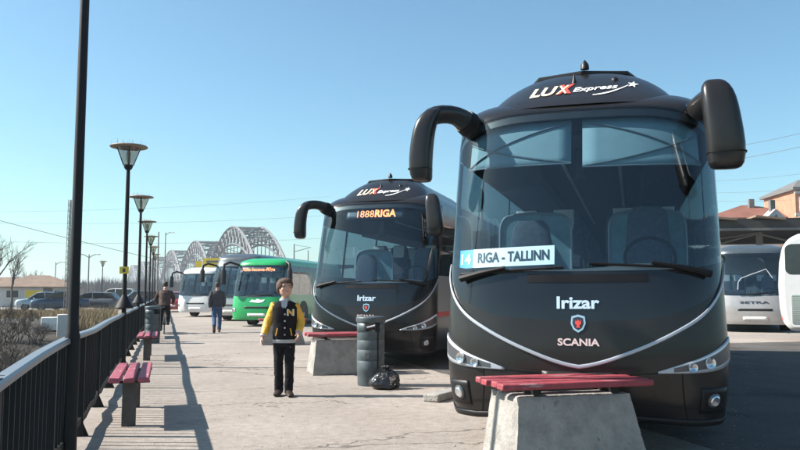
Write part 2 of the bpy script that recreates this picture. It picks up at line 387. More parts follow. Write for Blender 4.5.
    # headlights
    for s in (-1, 1):
        _lo = smooth_tab([(.27,.70),(.5,.705),(.7,.73),(.86,.775),(.95,.81)]); _hi = smooth_tab([(.27,.715),(.36,.76),(.55,.84),(.75,.93),(.86,.975),(.95,.99)])
        lo = lambda a: _lo(abs(a)); hi = lambda a: _hi(abs(a))
        h = sh.band(lo, hi, .27*s, .94*s, 34, 6, .006).build('headlight', M['chrome'], t, solid=.01)
        mid = lambda a, k: lo(a) + (hi(a) - lo(a)) * k
        sh.band(lambda a: mid(a, .20), lambda a: mid(a, .80), .35*s, .915*s, 30, 5, .013).build('headlight_housing', M['lamp_dark'], h)
        for a, r in ((.46, .038), (.59, .046)):
            c = sh.po(a*s, mid(a, .48), .016); n_ = sh.nrm(a*s, .75); q = n_.to_track_quat('Z', 'Y').to_matrix()
            for nm, rr, mm, of in (('reflector', r, M['lamp_reflector'], 0), ('bulb', r*.55, M['clear'], .006)):
                mb = MB(); pr = [(.004, .0), (rr*.5, .004), (rr*.85, .012), (rr, .016), (rr*1.04, 0)]
                rs = [[c + n_*of + q @ Vector((r_*math.cos(6.2832*k/20), r_*math.sin(6.2832*k/20), h_)) for k in range(20)] for r_, h_ in pr]
                mb.rings(rs).build(nm, mm, h)
        sh.band(lambda a: mid(a, .86), lambda a: mid(a, .93), .36*s, .92*s, 30, 1, .014).build('daytime_strip', M['lettering_white'], h)
        # fog lamp in its dark recess
        fg = sh.band(K(.37), lambda a: .58 - .0*abs(a), .53*s, .82*s, 12, 5, .004).build('fog_lamp', M['black_plastic'], t, solid=.008)
        c = sh.po(.645*s, .475, .012); n_ = sh.nrm(.645*s, .475); q = n_.to_track_quat('Z', 'Y').to_matrix()
        for rr, mm, of in ((.062, M['lamp_dark'], 0), (.047, M['lamp_reflector'], .012)):
            rs = [[c + n_*of + q @ Vector((r_*math.cos(6.2832*k/20), r_*math.sin(6.2832*k/20), h_)) for k in range(20)] for r_, h_ in ((.004, .004), (rr*.8, .008), (rr, .0), (rr, -.02))]
            MB().rings(rs).build('fog_lens', mm, fg)
    # roof fairing
    Wh = smooth_tab([(3.12,.91),(3.22,.885),(3.32,.835),(3.43,.755),(3.53,.655),(3.60,.56),(3.645,.46),(3.665,.33)])
    Sh = smooth_tab([(3.12,.60),(3.22,.72),(3.32,.86),(3.43,1.02),(3.53,1.18),(3.60,1.32),(3.64,1.46),(3.66,1.7)])
    hs = Shell(Wh, Sh, .46, 2.5, 4.6)
    hb = hs.band(K(3.13), K(3.665), -2, 2, 90, 22); tp = [hs.p(a/30*2, 3.665) for a in range(-30, 31)]; hb.add(tp, [tuple(range(len(tp)))])
    hb.add([hs.p(2, 3.13), hs.p(2, 3.665), hs.p(-2, 3.665), hs.p(-2, 3.13)], [(0,1,2,3)])
    hump = hb.build('roof_fairing', M['paint'], t)
    for s in (-1, 1):
        MB().tube([(s*.70, 2.0, 3.44), (s*.60, 1.72, 3.56), (s*.45, 1.52, 3.635), (0, 1.42, 3.645)], .028, 8).build('roof_bar', M['black_plastic'], hump)
    MB().lathe([(.045, 0), (.04, .05), (.012, .09), (.004, .1)], (.03, 1.40, 3.68), 12).build('roof_beacon', M['black_plastic'], hump)
    MB().lathe([(.035, 0), (.02, .04), (.006, .10), (.003, .11)], (-.06, 1.08, 3.44), 10).build('antenna', M['black_plastic'], hump)
    MB().ell((.33, 1.12, 3.46), (.04, .05, .04), 12, 8).build('marker_lamp', M['black_plastic'], hump)
    for s in (-1, 1):
        sh.band(K(3.06), K(3.085), .56*s, .66*s, 6, 1, .008).build('marker_light', M['clear'], t, solid=.01)
    # lettering
    hf = hs.front(.008)
    text_on(hf, 'LU', -.345, 3.335, .135, 'lettering', M['lettering_cream'], hump, bold=.035, shear=.28, width=.27, slope=.05)
    text_on(hf, 'X', -.135, 3.35, .145, 'lettering', M['lettering_red'], hump, bold=.04, shear=.2, width=.17, slope=.05)
    text_on(hs.front(.011), 'X', -.16, 3.342, .125, 'lettering', M['lettering_cream'], hump, bold=.015, shear=.2, width=.12, slope=.05)
    text_on(hf, 'Express', .15, 3.328, .085, 'lettering', M['lettering_white'], hump, bold=.018, shear=.25, width=.42, slope=.05)
    sw = []
    for k in range(13): u = k/12; sw.append((.13 + .33*u, 3.235 + .015*math.sin(u*1.2) + .115*u*u))
    n_ = len(sw); MB().add([hf(x, z - .004 - .010*math.sin(math.pi*i/(n_-1))) for i, (x, z) in enumerate(sw)] + [hf(x, z + .004) for x, z in sw], [(i, i+1, n_+i+1, n_+i) for i in range(n_-1)]).build('swoosh', M['lettering_white'], hump, smooth=False)
    st = [(.50 + (.055 if k % 2 == 0 else .022)*math.sin(k*math.pi/5 + .25), 3.375 + (.055 if k % 2 == 0 else .022)*math.cos(k*math.pi/5 + .25)) for k in range(10)]
    MB().add([hf(.50, 3.375)] + [hf(x, z) for x, z in st], [(0, k+1, (k+1) % 10 + 1) for k in range(10)]).build('star', M['lettering_white'], hump, smooth=False)
    ff = sh.front(.007)
    text_on(ff, 'Irizar', 0, 1.275, .105, 'lettering', M['lettering_blue'], t, bold=.03, width=.355)
    text_on(ff, 'SCANIA', 0, .945, .062, 'lettering', M['lettering_pink'], t, bold=.03, width=.345)
    # shield badge: ring, field and a small crowned head
    sd_ = [(-.055,.06),(0,.075),(.055,.06),(.062,.0),(.04,-.05),(0,-.075),(-.04,-.05),(-.062,0)]
    bd = MB().add([sh.front(.008)(x, 1.10 + z) for x, z in sd_], [tuple(range(8))]).build('badge', M['lamp_reflector'], t, smooth=False)
    MB().add([sh.front(.012)(x*.76, 1.10 + z*.76) for x, z in sd_], [tuple(range(8))]).build('badge_field', M['ink'], bd, smooth=False)
    gr = [(-.022,.028),(-.01,.018),(0,.034),(.01,.018),(.022,.028),(.026,-.005),(.012,-.012),(.016,-.035),(-.014,-.035),(-.012,-.01),(-.026,-.004)]
    MB().add([sh.front(.015)(x, 1.10 + z) for x, z in gr], [tuple(range(len(gr)))]).build('badge_emblem', M['lettering_red'], bd, smooth=False)
    # wipers and the rain tray behind them
    sh.band(lambda a: f3(a) - .10, lambda a: f3(a) - .03, -.16, .24, 16, 2, .004).build('air_intake', M['wiper_black'], t)
    for (xa, za, xb, zb, xm, zm) in ((-1.02, 1.50, -.25, 1.60, -.62, 1.57), (1.05, 1.53, .10, 1.62, .60, 1.60)):
        b = MB(); P = sh.front(.05); b.tube([P(xa, za - .02), P((xa+xm)/2, (za+zm)/2 - .005), P(xm, zm)], [.034, .024, .015], 8)
        wp = b.build('wiper', M['wiper_black'], t)
        P = sh.front(.022); n_ = 9; k0 = xm - .42*math.copysign(1, -xa); k1 = xm + .5*math.copysign(1, -xa)
        MB().tube([P(k0 + (k1-k0)*i/n_, zm - .045 + .05*i/n_) for i in range(n_+1)], .012, 6).build('wiper_blade', M['wiper_black'], wp)
    # mirrors
    mr = MB(); pth = [(-1.02,.78,2.97),(-1.08,.64,3.03),(-1.14,.50,3.075),(-1.27,.38,3.07),(-1.36,.32,3.03),(-1.42,.29,2.95)]
    mr.tube(pth, [.12,.085,.072,.075,.08,.07], 14, asp=1.3, ref=(0, 1, 0))
    ml = mr.build('mirror', M['paint'], t, sub=1)
    MB().loft([(-1.425,.28,2.40,.055,.06),(-1.43,.28,2.415,.095,.10),(-1.445,.275,2.52,.105,.115),(-1.435,.275,2.72,.105,.115),(-1.41,.28,2.90,.10,.11),(-1.375,.29,3.0,.095,.10),(-1.33,.31,3.075,.08,.09),(-1.29,.33,3.115,.04,.05)], 20, 3.6).build('mirror_housing', M['paint'], ml, sub=1)
    MB().box((-1.437, .392, 2.66), (.16, .012, .42)).build('mirror_glass', M['lamp_reflector'], ml, smooth=False, bevel=.004)
    MB().tube([(-1.055,.69,3.01), (-1.095,.615,3.04)], [.098, .090], 16, asp=1.3, ref=(0, 1, 0)).build('arm_collar', M['wiper_black'], ml)
    MB().loft([(-1.4455,.275,2.515,.108,.118),(-1.4455,.275,2.525,.108,.118)], 20, 3.6).build('housing_seam', M['wiper_black'], ml)
    mr = MB(); pth = [(1.04,.74,2.98),(1.10,.60,3.05),(1.15,.46,3.08),(1.17,.36,3.05)]
    mr.tube(pth, [.12,.09,.08,.08], 12, asp=1.2, ref=(0, 1, 0))
    mr2 = mr.build('mirror', M['paint'], t, sub=1)
    hb = MB(); 
    hb.loft([(x_-.13,y_-.02,z_,a_,b2) for x_,y_,z_,a_,b2 in ((1.36,.30,2.40,.10,.06),(1.365,.29,2.43,.15,.10),(1.37,.28,2.60,.16,.115),(1.345,.28,2.85,.15,.115),(1.325,.29,3.02,.145,.11),(1.30,.31,3.14,.12,.09),(1.29,.32,3.19,.06,.05))], 18, 3.4)
    hb.build('mirror_housing', M['paint'], mr2, sub=1)
    MB().loft([(1.239,.26,2.535,.160,.116),(1.239,.26,2.546,.160,.116)], 18, 3.4).build('housing_seam', M['wiper_black'], mr2)
    MB().box((1.23, .385, 2.74), (.24, .012, .46)).build('mirror_glass', M['lamp_reflector'], mr2, smooth=False, bevel=.004)
    # inside
    MB().grid([[(-1.1, .75, 1.05), (1.1, .75, 1.05)], [(-1.1, L-.3, 1.05), (1.1, L-.3, 1.05)]]).build('cabin_floor', M['interior'], t, smooth=False)
    MB().grid([[(-1.05, 1.4, 2.99), (1.05, 1.4, 2.99)], [(-1.05, L-.3, 2.99), (1.05, L-.3, 2.99)]]).build('cabin_ceiling', M['interior'], t, smooth=False)
    db = MB(); rows = []
    for i, (dy, z) in enumerate(((.06, 1.40), (.10, 1.50), (.25, 1.565), (.5, 1.575), (.66, 1.53), (.70, 1.2), (.70, 1.06))):
        rows.append([Vector((sh.p(a/20*.93, 1.5).x*.965, sh.p(a/20*.93, 1.5).y*(1 - .35*i/6) + dy, z + (.05*math.exp(-((sh.p(a/20, 1.5).x-.62)/.4)**2) if 1 < i < 5 else 0))) for a in range(-20, 21)])
    db.grid(rows); db.build('dashboard', M['dash'], t)
    MB().tube([(.62 + .235*math.cos(k*.2618), 1.16 + .10*math.sin(k*.2618), 1.70 + .20*math.sin(k*.2618)) for k in range(25)], .018, 8).build('steering_wheel', M['black_plastic'], t)
    coach_seat(t, .62, 1.55, 1.0, M['seat_cloth'], False, 1.28)
    coach_seat(t, -.6, 1.5, 1.0, M['seat_cloth'], False, 1.15)
    for s, x in ((-1, -.62), (1, .62)):
        fr_ = MB(); pts = [(x - .41, 2.35, 1.1), (x - .41, 2.35, 1.95)] + [(x - .30 + .11*math.cos(R(180 - k*15)) , 2.35, 2.12 + .20*math.sin(R(k*15)) - .06) for k in range(1, 6)] + [(x - .2, 2.35, 2.275), (x, 2.35, 2.285), (x + .2, 2.35, 2.275)] + [(x + .30 + .11*math.cos(R(75 - k*15)), 2.35, 2.12 + .20*math.sin(R(75 - k*15)) - .06) for k in range(5)] + [(x + .41, 2.35, 1.95), (x + .41, 2.35, 1.1)]
        fr_.tube(pts, .016, 8); bk = fr_.build('seat_screen', M['chrome'], t)
        MB().extr([(p[0], p[2]) for p in pts], 2.352, 2.362).build('screen_panel', M['seat_teal'], bk, smooth=False)
    for i in range(8):
        for x in (-.84, -.37, .37, .84):
            coach_seat(t, x, 3.1 + i*.98, 1.32, M['seat_cloth'], True, 1.12)
    for s in (-1, 1):
        MB().extr([(s*1.1, 2.62), (s*.62, 2.70), (s*.58, 2.80), (s*.66, 2.96), (s*1.1, 2.96)], 2.9, L-.4).build('luggage_rack', M['interior'], t, smooth=False)
    for sx_ in (-.34, .34):
        MB().tube([(sx_, 3.0, 2.95), (sx_, L - 1, 2.95)], .025, 6).build('aisle_lamp', M['white_cloth'], t)
    MB().box((-.02, 1.02, 2.62), (.10, .05, .3)).build('centre_mirror', M['black_plastic'], t, bevel=.02)
    # roller blinds behind the glass, on crossed rods
    for (a0, a1, zb) in ((-.68, -.012, 2.56), (.006, .70, 2.52)):
        bl = sh.band(K(zb), lambda a: f4(a) - .06, a0, a1, 16, 6, -.07).build('sun_blind', M['blind'], t, solid=.004)
        m_ = MB()
        for p0, p1 in (((a0, zb+.01), (a1, f4(a1)-.09)), ((a0, f4(a0)-.09), (a1, zb+.01)), ((a0, zb), (a1, zb))):
            m_.tube([sh.po(p0[0] + (p1[0]-p0[0])*i/8, p0[1] + (p1[1]-p0[1])*i/8, -.058) for i in range(9)], .008, 6)
        m_.build('blind_rod', M['blindline'], bl)
    return t, sh

# ------------------------------------------------------------------ ordinary coaches and buses
def simple_coach(name, label, loc, rz, W0=1.25, H=3.2, L=11, low='white', mid='white', roofm='white', rake=.45, wz=(1.25, None), led=None, mirror='arm', plate=True, badge=None, logo=None, cat='coach', hl=(.55, .86, .62, .80), curv=.5, blackband=None):
    t = thing(name, label, cat, loc, rz)
    zt = H
    W = smooth_tab([(.15, W0*.95), (.4, W0), (1.2, W0), (H*.72, W0*.975), (H*.9, W0*.92), (H*.965, W0*.83), (H, W0*.62)])
    S = smooth_tab([(.15, .12), (.4, .02), (.8, .0), (1.2, .06), (H*.6, .06 + rake*.4), (H*.88, .06 + rake), (H*.95, .18 + rake), (H, .6 + rake)])
    sh = Shell(W, S, curv, 2.9, L)
    z1, z4 = wz[0], wz[1] or H * .885
    f0 = K(.28); f1 = lambda a: .66 + .06*abs(a) if abs(a) < 1 else .72
    f3 = lambda a: z1 + .10*min(1, abs(a))**2; f4 = K(z4)
    sh.band(f0, f1, -1, 1, 44, 8).build('front_bumper', M[low], t)
    sh.band(f1, f3, -1, 1, 44, 8).build('front_panel', M[mid], t)
    sh.band(f3, f4, -.9, .9, 44, 12).build('windscreen', M['screen'], t)
    for s in (-1, 1): sh.band(f3, f4, .9*s, 1.0*s, 3, 10).build('windscreen_pillar', M[blackband or mid], t)
    rb = sh.band(f4, K(H), -2, 2, 100, 10); tp = [sh.p(a/30*2, H) for a in range(-30, 31)]; rb.add(tp, [tuple(range(len(tp)))])
    rb.build('roof', M[roofm], t)
    for s in (-1, 1):
        sh.band(f0, f3, 1*s, 2*s, 12, 8).build('side_panel', M[mid], t)
        e = [1.01, 1.14, 1.16, 1.33, 1.35, 1.52, 1.54, 1.71, 1.73, 1.95]
        ee = [1.0] + e + [2.0]
        for k in range(0, 12, 2): sh.band(f3, f4, ee[k]*s, ee[k+1]*s, 1, 6).build('window_pillar', M['black_gloss'], t)
        for k in range(0, 10, 2): sh.band(f3, f4, e[k]*s, e[k+1]*s, 3, 6).build('side_window', M['side_glass'], t)
        for y in (2.3, L*.74):
            MB().lathe([(.02, -.015), (.56, -.015), (.56, .015), (.02, .015)], (s*(W0+.004), y, .5), 26, 'X').build('wheel_arch', M['black_plastic'], t)
            wheel(t, s*(W0-.135), y, .46, .28, s)
        a0, a1, zl, zh = hl
        h = sh.band(K(zl), lambda a: zh + .08*(abs(a)-a0), a0*s, a1*s, 10, 3, .008).build('headlight', M['lamp_reflector'], t, solid=.01)
        c = sh.po((a0+a1)/2*s, (zl+zh)/2, .014); n_ = sh.nrm((a0+a1)/2*s, (zl+zh)/2); q = n_.to_track_quat('Z', 'Y').to_matrix()
        MB().rings([[c + q @ Vector((r_*math.cos(6.2832*k/16), r_*math.sin(6.2832*k/16), h_)) for k in range(16)] for r_, h_ in ((.004, .012), (.05, .01), (.07, .0))]).build('bulb', M['clear'], h)
        if mirror == 'arm':
            x = s*(W0 + .22); zz = z4
            MB().tube([(s*W0*.9, .35+rake, zz+.02), (s*(W0+.03), .12, zz+.12), (x, -.02, zz+.02), (x+s*.03, -.05, zz-.2)], [.05, .05, .055, .06], 10).build('mirror', M['black_plastic'], t)
            MB().loft([(x+s*.03, -.05, zz-.82, .07, .05), (x+s*.03, -.05, zz-.78, .11, .08), (x+s*.03, -.05, zz-.25, .11, .08), (x+s*.03, -.05, zz-.15, .06, .05)], 12, 3.2).build('mirror_housing', M['black_plastic'], t.children[-1])
        P = sh.front(.03); xa = -s*.08 if s < 0 else -.5
        MB().tube([P(s*.12 - .35, z1 + .03), P(s*.12, z1 + .05), P(s*.12 + .55, z1 + .12)], .014, 6).build('wiper', M['wiper_black'], t)
    lp = [sh.p(-2, .28 + (H-.28)*i/10) for i in range(11)]; rp = [sh.p(2, .28 + (H-.28)*i/10) for i in range(11)]
    MB().grid([lp, rp]).build('rear_panel', M[mid], t)
    up = [sh.p(a/20*2, .29) for a in range(-20, 21)]
    MB().add([(p.x*.97, p.y + .03, .31) for p in up], [tuple(range(len(up)))]).build('underside', M['black_plastic'], t, smooth=False)
    sh.band(K(.76), K(.83), -.20, .20, 10, 2, .006).build('grille', M['black_plastic'], t, solid=.008)
    if plate:
        pl = sh.band(K(.44), K(.55), -.12, .12, 6, 1, .012).build('number_plate', M['board'], t, solid=.008)
    MB().box((0, .62 + rake*.4, z1 - .04), (W0*1.7, .5, .12)).build('dashboard', M['dash'], t, bevel=.03)
    MB().grid([[(-W0*.9, .8, .95), (W0*.9, .8, .95)], [(-W0*.9, L-.3, .95), (W0*.9, L-.3, .95)]]).build('cabin_floor', M['interior'], t, smooth=False)
    MB().tube([(W0*.45 + .22*math.cos(k*.349), 1.05 + .08*math.sin(k*.349), z1 + .1 + .18*math.sin(k*.349)) for k in range(19)], .018, 6).build('steering_wheel', M['black_plastic'], t)
    coach_seat(t, W0*.45, 1.4, .85, M['seat_cloth'], False, 1.15)
    for i in range(6):
        for x in (-.82, -.4, .4, .82): coach_seat(t, x*W0/1.25, 2.5 + i*1.15, 1.0, M['seat_cloth'], True, 1.1)
    if led:
        dsp = sh.band(lambda a: z4 - .34, lambda a: z4 - .03, -.62, .50, 20, 3, -.05).build('destination_display', M['ink'], t, solid=.01)
        text_on(sh.front(-.03), led, -.12, z4 - .185, .19, 'display_lettering', M['led'], dsp, bold=.02, width=W0*1.25)
    if badge: text_on(sh.front(.012), badge[0], badge[1], badge[2], badge[3], 'lettering', M[badge[4]], t, bold=.03, width=badge[5])
    if logo:
        MB().add([sh.front(.012)(x, z) for x, z in logo], [tuple(range(len(logo)))]).build('logo', M['lettering_white'], t, smooth=False)
    return t, sh

# ------------------------------------------------------------------ the lie of the place
WALK = R(16.7)                                   # the walkway runs off to the left of the view
WD = Vector((-math.sin(WALK), math.cos(WALK), 0)); WN = Vector((math.cos(WALK), math.sin(WALK), 0))   # along / to the right of it
def fence_pt(Y, off=0.0):                        # a point at depth Y on the fence line, off metres to its right
    p = Vector((-0.79 - 0.3 * Y, Y, 0)); return p + WN * off
def gp(px, Y, z=0.0): return Vector(((px - 400) / F * Y, Y, z))

def ground_material():
    m = bpy.data.materials.new('worn_paving'); m.use_nodes = True; n = m.node_tree.nodes; l = m.node_tree.links; b = n['Principled BSDF']
    tc = n.new('ShaderNodeTexCoord'); mp = n.new('ShaderNodeMapping'); mp.inputs['Rotation'].default_value = (0, 0, -WALK); l.new(tc.outputs['Object'], mp.inputs[0])
    def noise(sc, det=6, ro=.6, src=None):
        t = n.new('ShaderNodeTexNoise'); t.inputs['Scale'].default_value = sc; t.inputs['Detail'].default_value = det; t.inputs['Roughness'].default_value = ro; l.new(src or mp.outputs[0], t.inputs['Vector']); return t
    def ramp(src, p0, c0, p1, c1):
        r = n.new('ShaderNodeValToRGB'); r.color_ramp.elements[0].position = p0; r.color_ramp.elements[0].color = (*c0, 1); r.color_ramp.elements[1].position = p1; r.color_ramp.elements[1].color = (*c1, 1); l.new(src, r.inputs[0]); return r
    def mix(bl, fac, a, c):
        x = n.new('ShaderNodeMix'); x.data_type = 'RGBA'; x.blend_type = bl
        if isinstance(fac, float): x.inputs[0].default_value = fac
        else: l.new(fac, x.inputs[0])
        l.new(a, x.inputs[6])
        if isinstance(c, tuple): x.inputs[7].default_value = (*c, 1)
        else: l.new(c, x.inputs[7])
        return x.outputs[2]
    big = ramp(noise(.35, 5).outputs['Fac'], .3, (.236,.206,.182), .7, (.330,.296,.266))
    fine = ramp(noise(60, 3, .7).outputs['Fac'], .3, (.74,.74,.74), .7, (1.2,1.2,1.2))
    midn = ramp(noise(9, 7, .78).outputs['Fac'], .33, (.74,.73,.72), .62, (1.10,1.10,1.10))
    col = mix('MULTIPLY', 1.0, big.outputs[0], fine.outputs[0]); col = mix('MULTIPLY', 1.0, col, midn.outputs[0])
    # patches, oil stains and crack lines
    st = ramp(noise(.9, 4, .5).outputs['Fac'], .62, (1,1,1), .74, (.70,.68,.66)); col = mix('MULTIPLY', .8, col, st.outputs[0])
    wob = noise(1.3, 4); vm = n.new('ShaderNodeVectorMath'); vm.operation = 'SCALE'; vm.inputs[3].default_value = .5; l.new(wob.outputs['Color'], vm.inputs[0])
    va = n.new('ShaderNodeVectorMath'); va.operation = 'ADD'; l.new(mp.outputs[0], va.inputs[0]); l.new(vm.outputs[0], va.inputs[1])
    sc = n.new('ShaderNodeMapping'); sc.inputs['Scale'].default_value = (.13, .42, 1); l.new(va.outputs[0], sc.inputs[0])
    vo = n.new('ShaderNodeTexVoronoi'); vo.feature = 'DISTANCE_TO_EDGE'; vo.inputs['Scale'].default_value = 1.0; l.new(sc.outputs[0], vo.inputs['Vector'])
    cr = ramp(vo.outputs['Distance'], .0, (1,1,1), .008, (0,0,0)); gate = ramp(noise(.6, 3).outputs['Fac'], .36, (0,0,0), .50, (1,1,1))
    mu = n.new('ShaderNodeMath'); mu.operation = 'MULTIPLY'; l.new(cr.outputs[0], mu.inputs[0]); l.new(gate.outputs[0], mu.inputs[1])
    col = mix('MIX', mu.outputs[0], col, (.09,.08,.07)); l.new(col, b.inputs['Base Color'])
    b.inputs['Roughness'].default_value = .9; b.inputs['Specular IOR Level'].default_value = .25
    bp = n.new('ShaderNodeBump'); bp.inputs['Strength'].default_value = .5; bp.inputs['Distance'].default_value = .012
    nb = noise(45, 5, .75); ad = n.new('ShaderNodeMath'); ad.operation = 'SUBTRACT'; l.new(nb.outputs['Fac'], ad.inputs[0]); l.new(mu.outputs[0], ad.inputs[1]); l.new(ad.outputs[0], bp.inputs['Height'])
    l.new(bp.outputs[0], b.inputs['Normal']); return m
M['paving'] = ground_material()
M['soil'] = mat('dark_soil', (0.014, 0.012, 0.010), 0.95, var=0.4, vscale=1.2, bump=0.8, bscale=6, col2=(0.034, 0.028, 0.018))
M['lot'] = mat('lot_surface', (0.22, 0.20, 0.18), 0.95, var=0.25, vscale=0.3)
def ground_shade_material():
    m = mat('painted_ground_shade', (0.085, 0.08, 0.076), 0.9, var=0.28, vscale=0.8, bump=0.5, bscale=70, spec=0.25); n = m.node_tree.nodes; l = m.node_tree.links; b = n['Principled BSDF']  # base colour kept dark to deepen the near coach's shadow on the ground
    src = b.inputs['Base Color'].links[0].from_socket; tc = n.new('ShaderNodeTexCoord'); t = n.new('ShaderNodeTexNoise'); t.inputs['Scale'].default_value = 90; t.inputs['Detail'].default_value = 3; l.new(tc.outputs['Object'], t.inputs['Vector'])
    rp = n.new('ShaderNodeValToRGB'); rp.color_ramp.elements[0].position = .3; rp.color_ramp.elements[0].color = (.6,.6,.6,1); rp.color_ramp.elements[1].position = .7; rp.color_ramp.elements[1].color = (1.35,1.35,1.35,1); l.new(t.outputs['Fac'], rp.inputs[0])
    t2 = n.new('ShaderNodeTexNoise'); t2.inputs['Scale'].default_value = .7; t2.inputs['Detail'].default_value = 5; l.new(tc.outputs['Object'], t2.inputs['Vector'])
    r2 = n.new('ShaderNodeValToRGB'); r2.color_ramp.elements[0].position = .55; r2.color_ramp.elements[0].color = (1,1,1,1); r2.color_ramp.elements[1].position = .70; r2.color_ramp.elements[1].color = (.5,.48,.47,1); l.new(t2.outputs['Fac'], r2.inputs[0])
    for q in (rp, r2):
        x = n.new('ShaderNodeMix'); x.data_type = 'RGBA'; x.blend_type = 'MULTIPLY'; x.inputs[0].default_value = 1; l.new(src, x.inputs[6]); l.new(q.outputs[0], x.inputs[7]); src = x.outputs[2]
    l.new(src, b.inputs['Base Color']); return m
M['ground_shade'] = ground_shade_material()
M['water'] = mat('canal_water', (0.02, 0.035, 0.04), 0.05, spec=0.6, bump=0.06, bscale=3)

# paving: a fine strip near the camera is part of one big sheet that ends at the fence
a, b_, = fence_pt(-30, -.16), fence_pt(2400, -.16)
MB().add([a, (2600, -30, 0), (2600, 2400, 0), b_], [(0,1,2,3)]).build('ground', M['paving'], smooth=False)['kind'] = 'structure'
_e0 = Vector((1.55, 6.3, .004)) + WN*1.25; _pl = []
for k in range(60):
    s_ = -14 + k*.45; _pl.append(_e0 + WD*s_ + WN*(.05 + .10*mnoise.noise((s_*.6, 0, 0)) + .05*mnoise.noise((s_*2.7, 4, 0))))
_pr = [p + WN*14 for p in _pl]
MB().grid([_pl, _pr]).build('painted_shade_sheet', M['ground_shade'], smooth=False)['kind'] = 'structure'  # dark sheet over the paving: shade beside the near coach put into colour
q0, q1 = fence_pt(-30, -.16), fence_pt(60, -.16)
MB().add([q0, q1, q1 - Vector((0,0,3)), q0 - Vector((0,0,3))], [(0,1,2,3)]).build('quay_edge', M['concrete'], smooth=False)['kind'] = 'structure'
def bank_z(p, q):
    Y = p.y; t = max(0, min(1, (Y - 21) / 18)); t = t*t*(3-2*t); z = -2.9 + 2.85 * t
    z += .22 * mnoise.noise((p.x*.35, p.y*.35, 0)) * (1 if t < .97 else .25) + .08*mnoise.noise((p.x*1.4, p.y*1.4, 3))
    return min(z, -.03)
rows = []
for i in range(91):
    Y = 8 + i * .6; row = []
    for j in range(61):
        q = .16 + j * .6 if j < 40 else .16 + 24 + (j-40)*2.5
        p = fence_pt(Y, -q); row.append((p.x, p.y, bank_z(p, q)))
    rows.append(row)
MB().grid(rows).build('river_bank', M['soil'], auto=180)['kind'] = 'structure'
c0, c1 = fence_pt(61.5, -.16), fence_pt(2400, -.16)
MB().add([c0, c1, (-2600, 2400, -.02), (-2600, 61.5 - 300, -.02), fence_pt(61.5, -73) + Vector((0, 0, -.02))], [(0,1,2,3,4)]).build('parking_ground', M['lot'], smooth=False)['kind'] = 'structure'
MB().add([fence_pt(-30, -.17) - Vector((0,0,2.5)), fence_pt(40, -.17) - Vector((0,0,2.5)), fence_pt(40, -80) - Vector((0,0,2.5)), fence_pt(-30, -80) - Vector((0,0,2.5))], [(0,1,2,3)]).build('canal_water', M['water'], smooth=False)['kind'] = 'structure'

# ------------------------------------------------------------------ heroes
coach_near, SHN = make_coach('coach', 'largest black coach, nearest, with a white RIGA - TALLINN board behind its windscreen', (1.50, 6.62, 0), -R(16.5))
coach_back, _ = make_coach('coach', 'black coach behind the grey bin and rubbish bag, with orange 1888 Riga display', (-.62, 14.25, 0), -R(16.5))
# lit destination display of the second coach; its sunblinds stay
for ch in list(coach_back.children):
    if ch.name.startswith('sun_blind'):
        for g in list(ch.children): bpy.data.objects.remove(g)
        bpy.data.objects.remove(ch)
dsp = SHN.band(K(2.80), K(2.98), -.26, .24, 16, 3, -.06).build('destination_display', M['ink'], coach_back, solid=.01)
text_on(SHN.front(-.04), '1888', -.20, 2.885, .135, 'display_lettering', M['led'], dsp, bold=-.005, width=.34)
text_on(SHN.front(-.04), 'RIGA', .20, 2.89, .15, 'display_lettering', M['led'], dsp, bold=.035, width=.42)

# route board leaning inside the near coach's windscreen
bt = thing('route_board', 'white board lettered RIGA - TALLINN with blue 14 behind the near windscreen', 'sign', (1.50, 6.62, 0), -R(16.5))
bz, bx, sl_ = 1.685, -.62, .03
def brd(off): return lambda x, z: SHN.po(SHN.a_of(x, z), z, off)
def strip(x0, x1, z0, z1, off, n=10):
    mb = MB(); f = brd(off); mb.grid([[f(x0 + (x1-x0)*i/n, zz + sl_*(x0 + (x1-x0)*i/n - bx)) for i in range(n+1)] for zz in (z0, z1)]); return mb
strip(-.955, -.20, bz - .085, bz + .085, -.020).build('panel', M['board'], bt, smooth=False)
strip(-1.10, -.958, bz - .085, bz + .085, -.020, 4).build('number_panel', M['board_blue'], bt, smooth=False)
text_on(brd(-.0175), '14', -1.028, bz - .012, .10, 'lettering', M['lettering_white'], bt, bold=.03, width=.105, slope=sl_)
text_on(brd(-.0175), 'RIGA - TALLINN', -.575, bz + .004, .095, 'lettering', M['ink'], bt, bold=.03, width=.66, slope=sl_)

green, _g = simple_coach('bus', 'bright green midibus with an orange lit display behind the boy', tuple(gp(257, 32.3)), -R(13), 1.22, 2.86, 8, 'green', 'green', 'green', .35, (1.22, 2.55), led='Xilla-Iecava-Rīga', blackband='green', badge=None, hl=(.50, .84, .62, .76), logo=[(-.32,1.02),(-.2,1.12),(-.08,1.08),(.02,1.15),(.18,1.1),(.36,1.12),(.28,1.02),(.1,.98),(-.1,1.0)], cat='bus')
grey, _g2 = simple_coach('coach', 'grey-blue coach with big drooping mirrors between the white and green buses', tuple(gp(231, 39.0)), -R(12), 1.25, 3.40, 12, 'silver', 'silver', 'greyblue', .6, (1.15, 2.75), blackband='black_gloss')
white, _g3 = simple_coach('coach', 'white coach farthest along the row, beside the walking man', tuple(gp(196, 46)), -R(12), 1.25, 2.92, 12, 'white', 'white', 'white', .3, (1.22, 2.55), blackband='black_gloss')
silver, _g4 = simple_coach('coach', 'silver coach lettered SETRA parked under the dark station canopy', tuple(gp(753, 27.5)), -R(21), 1.24, 3.12, 11, 'silver', 'silver', 'greyblue', .35, (1.28, 2.80), blackband='silver', badge=('SETRA', 0, 1.05, .085, 'ink', .95), plate=True)
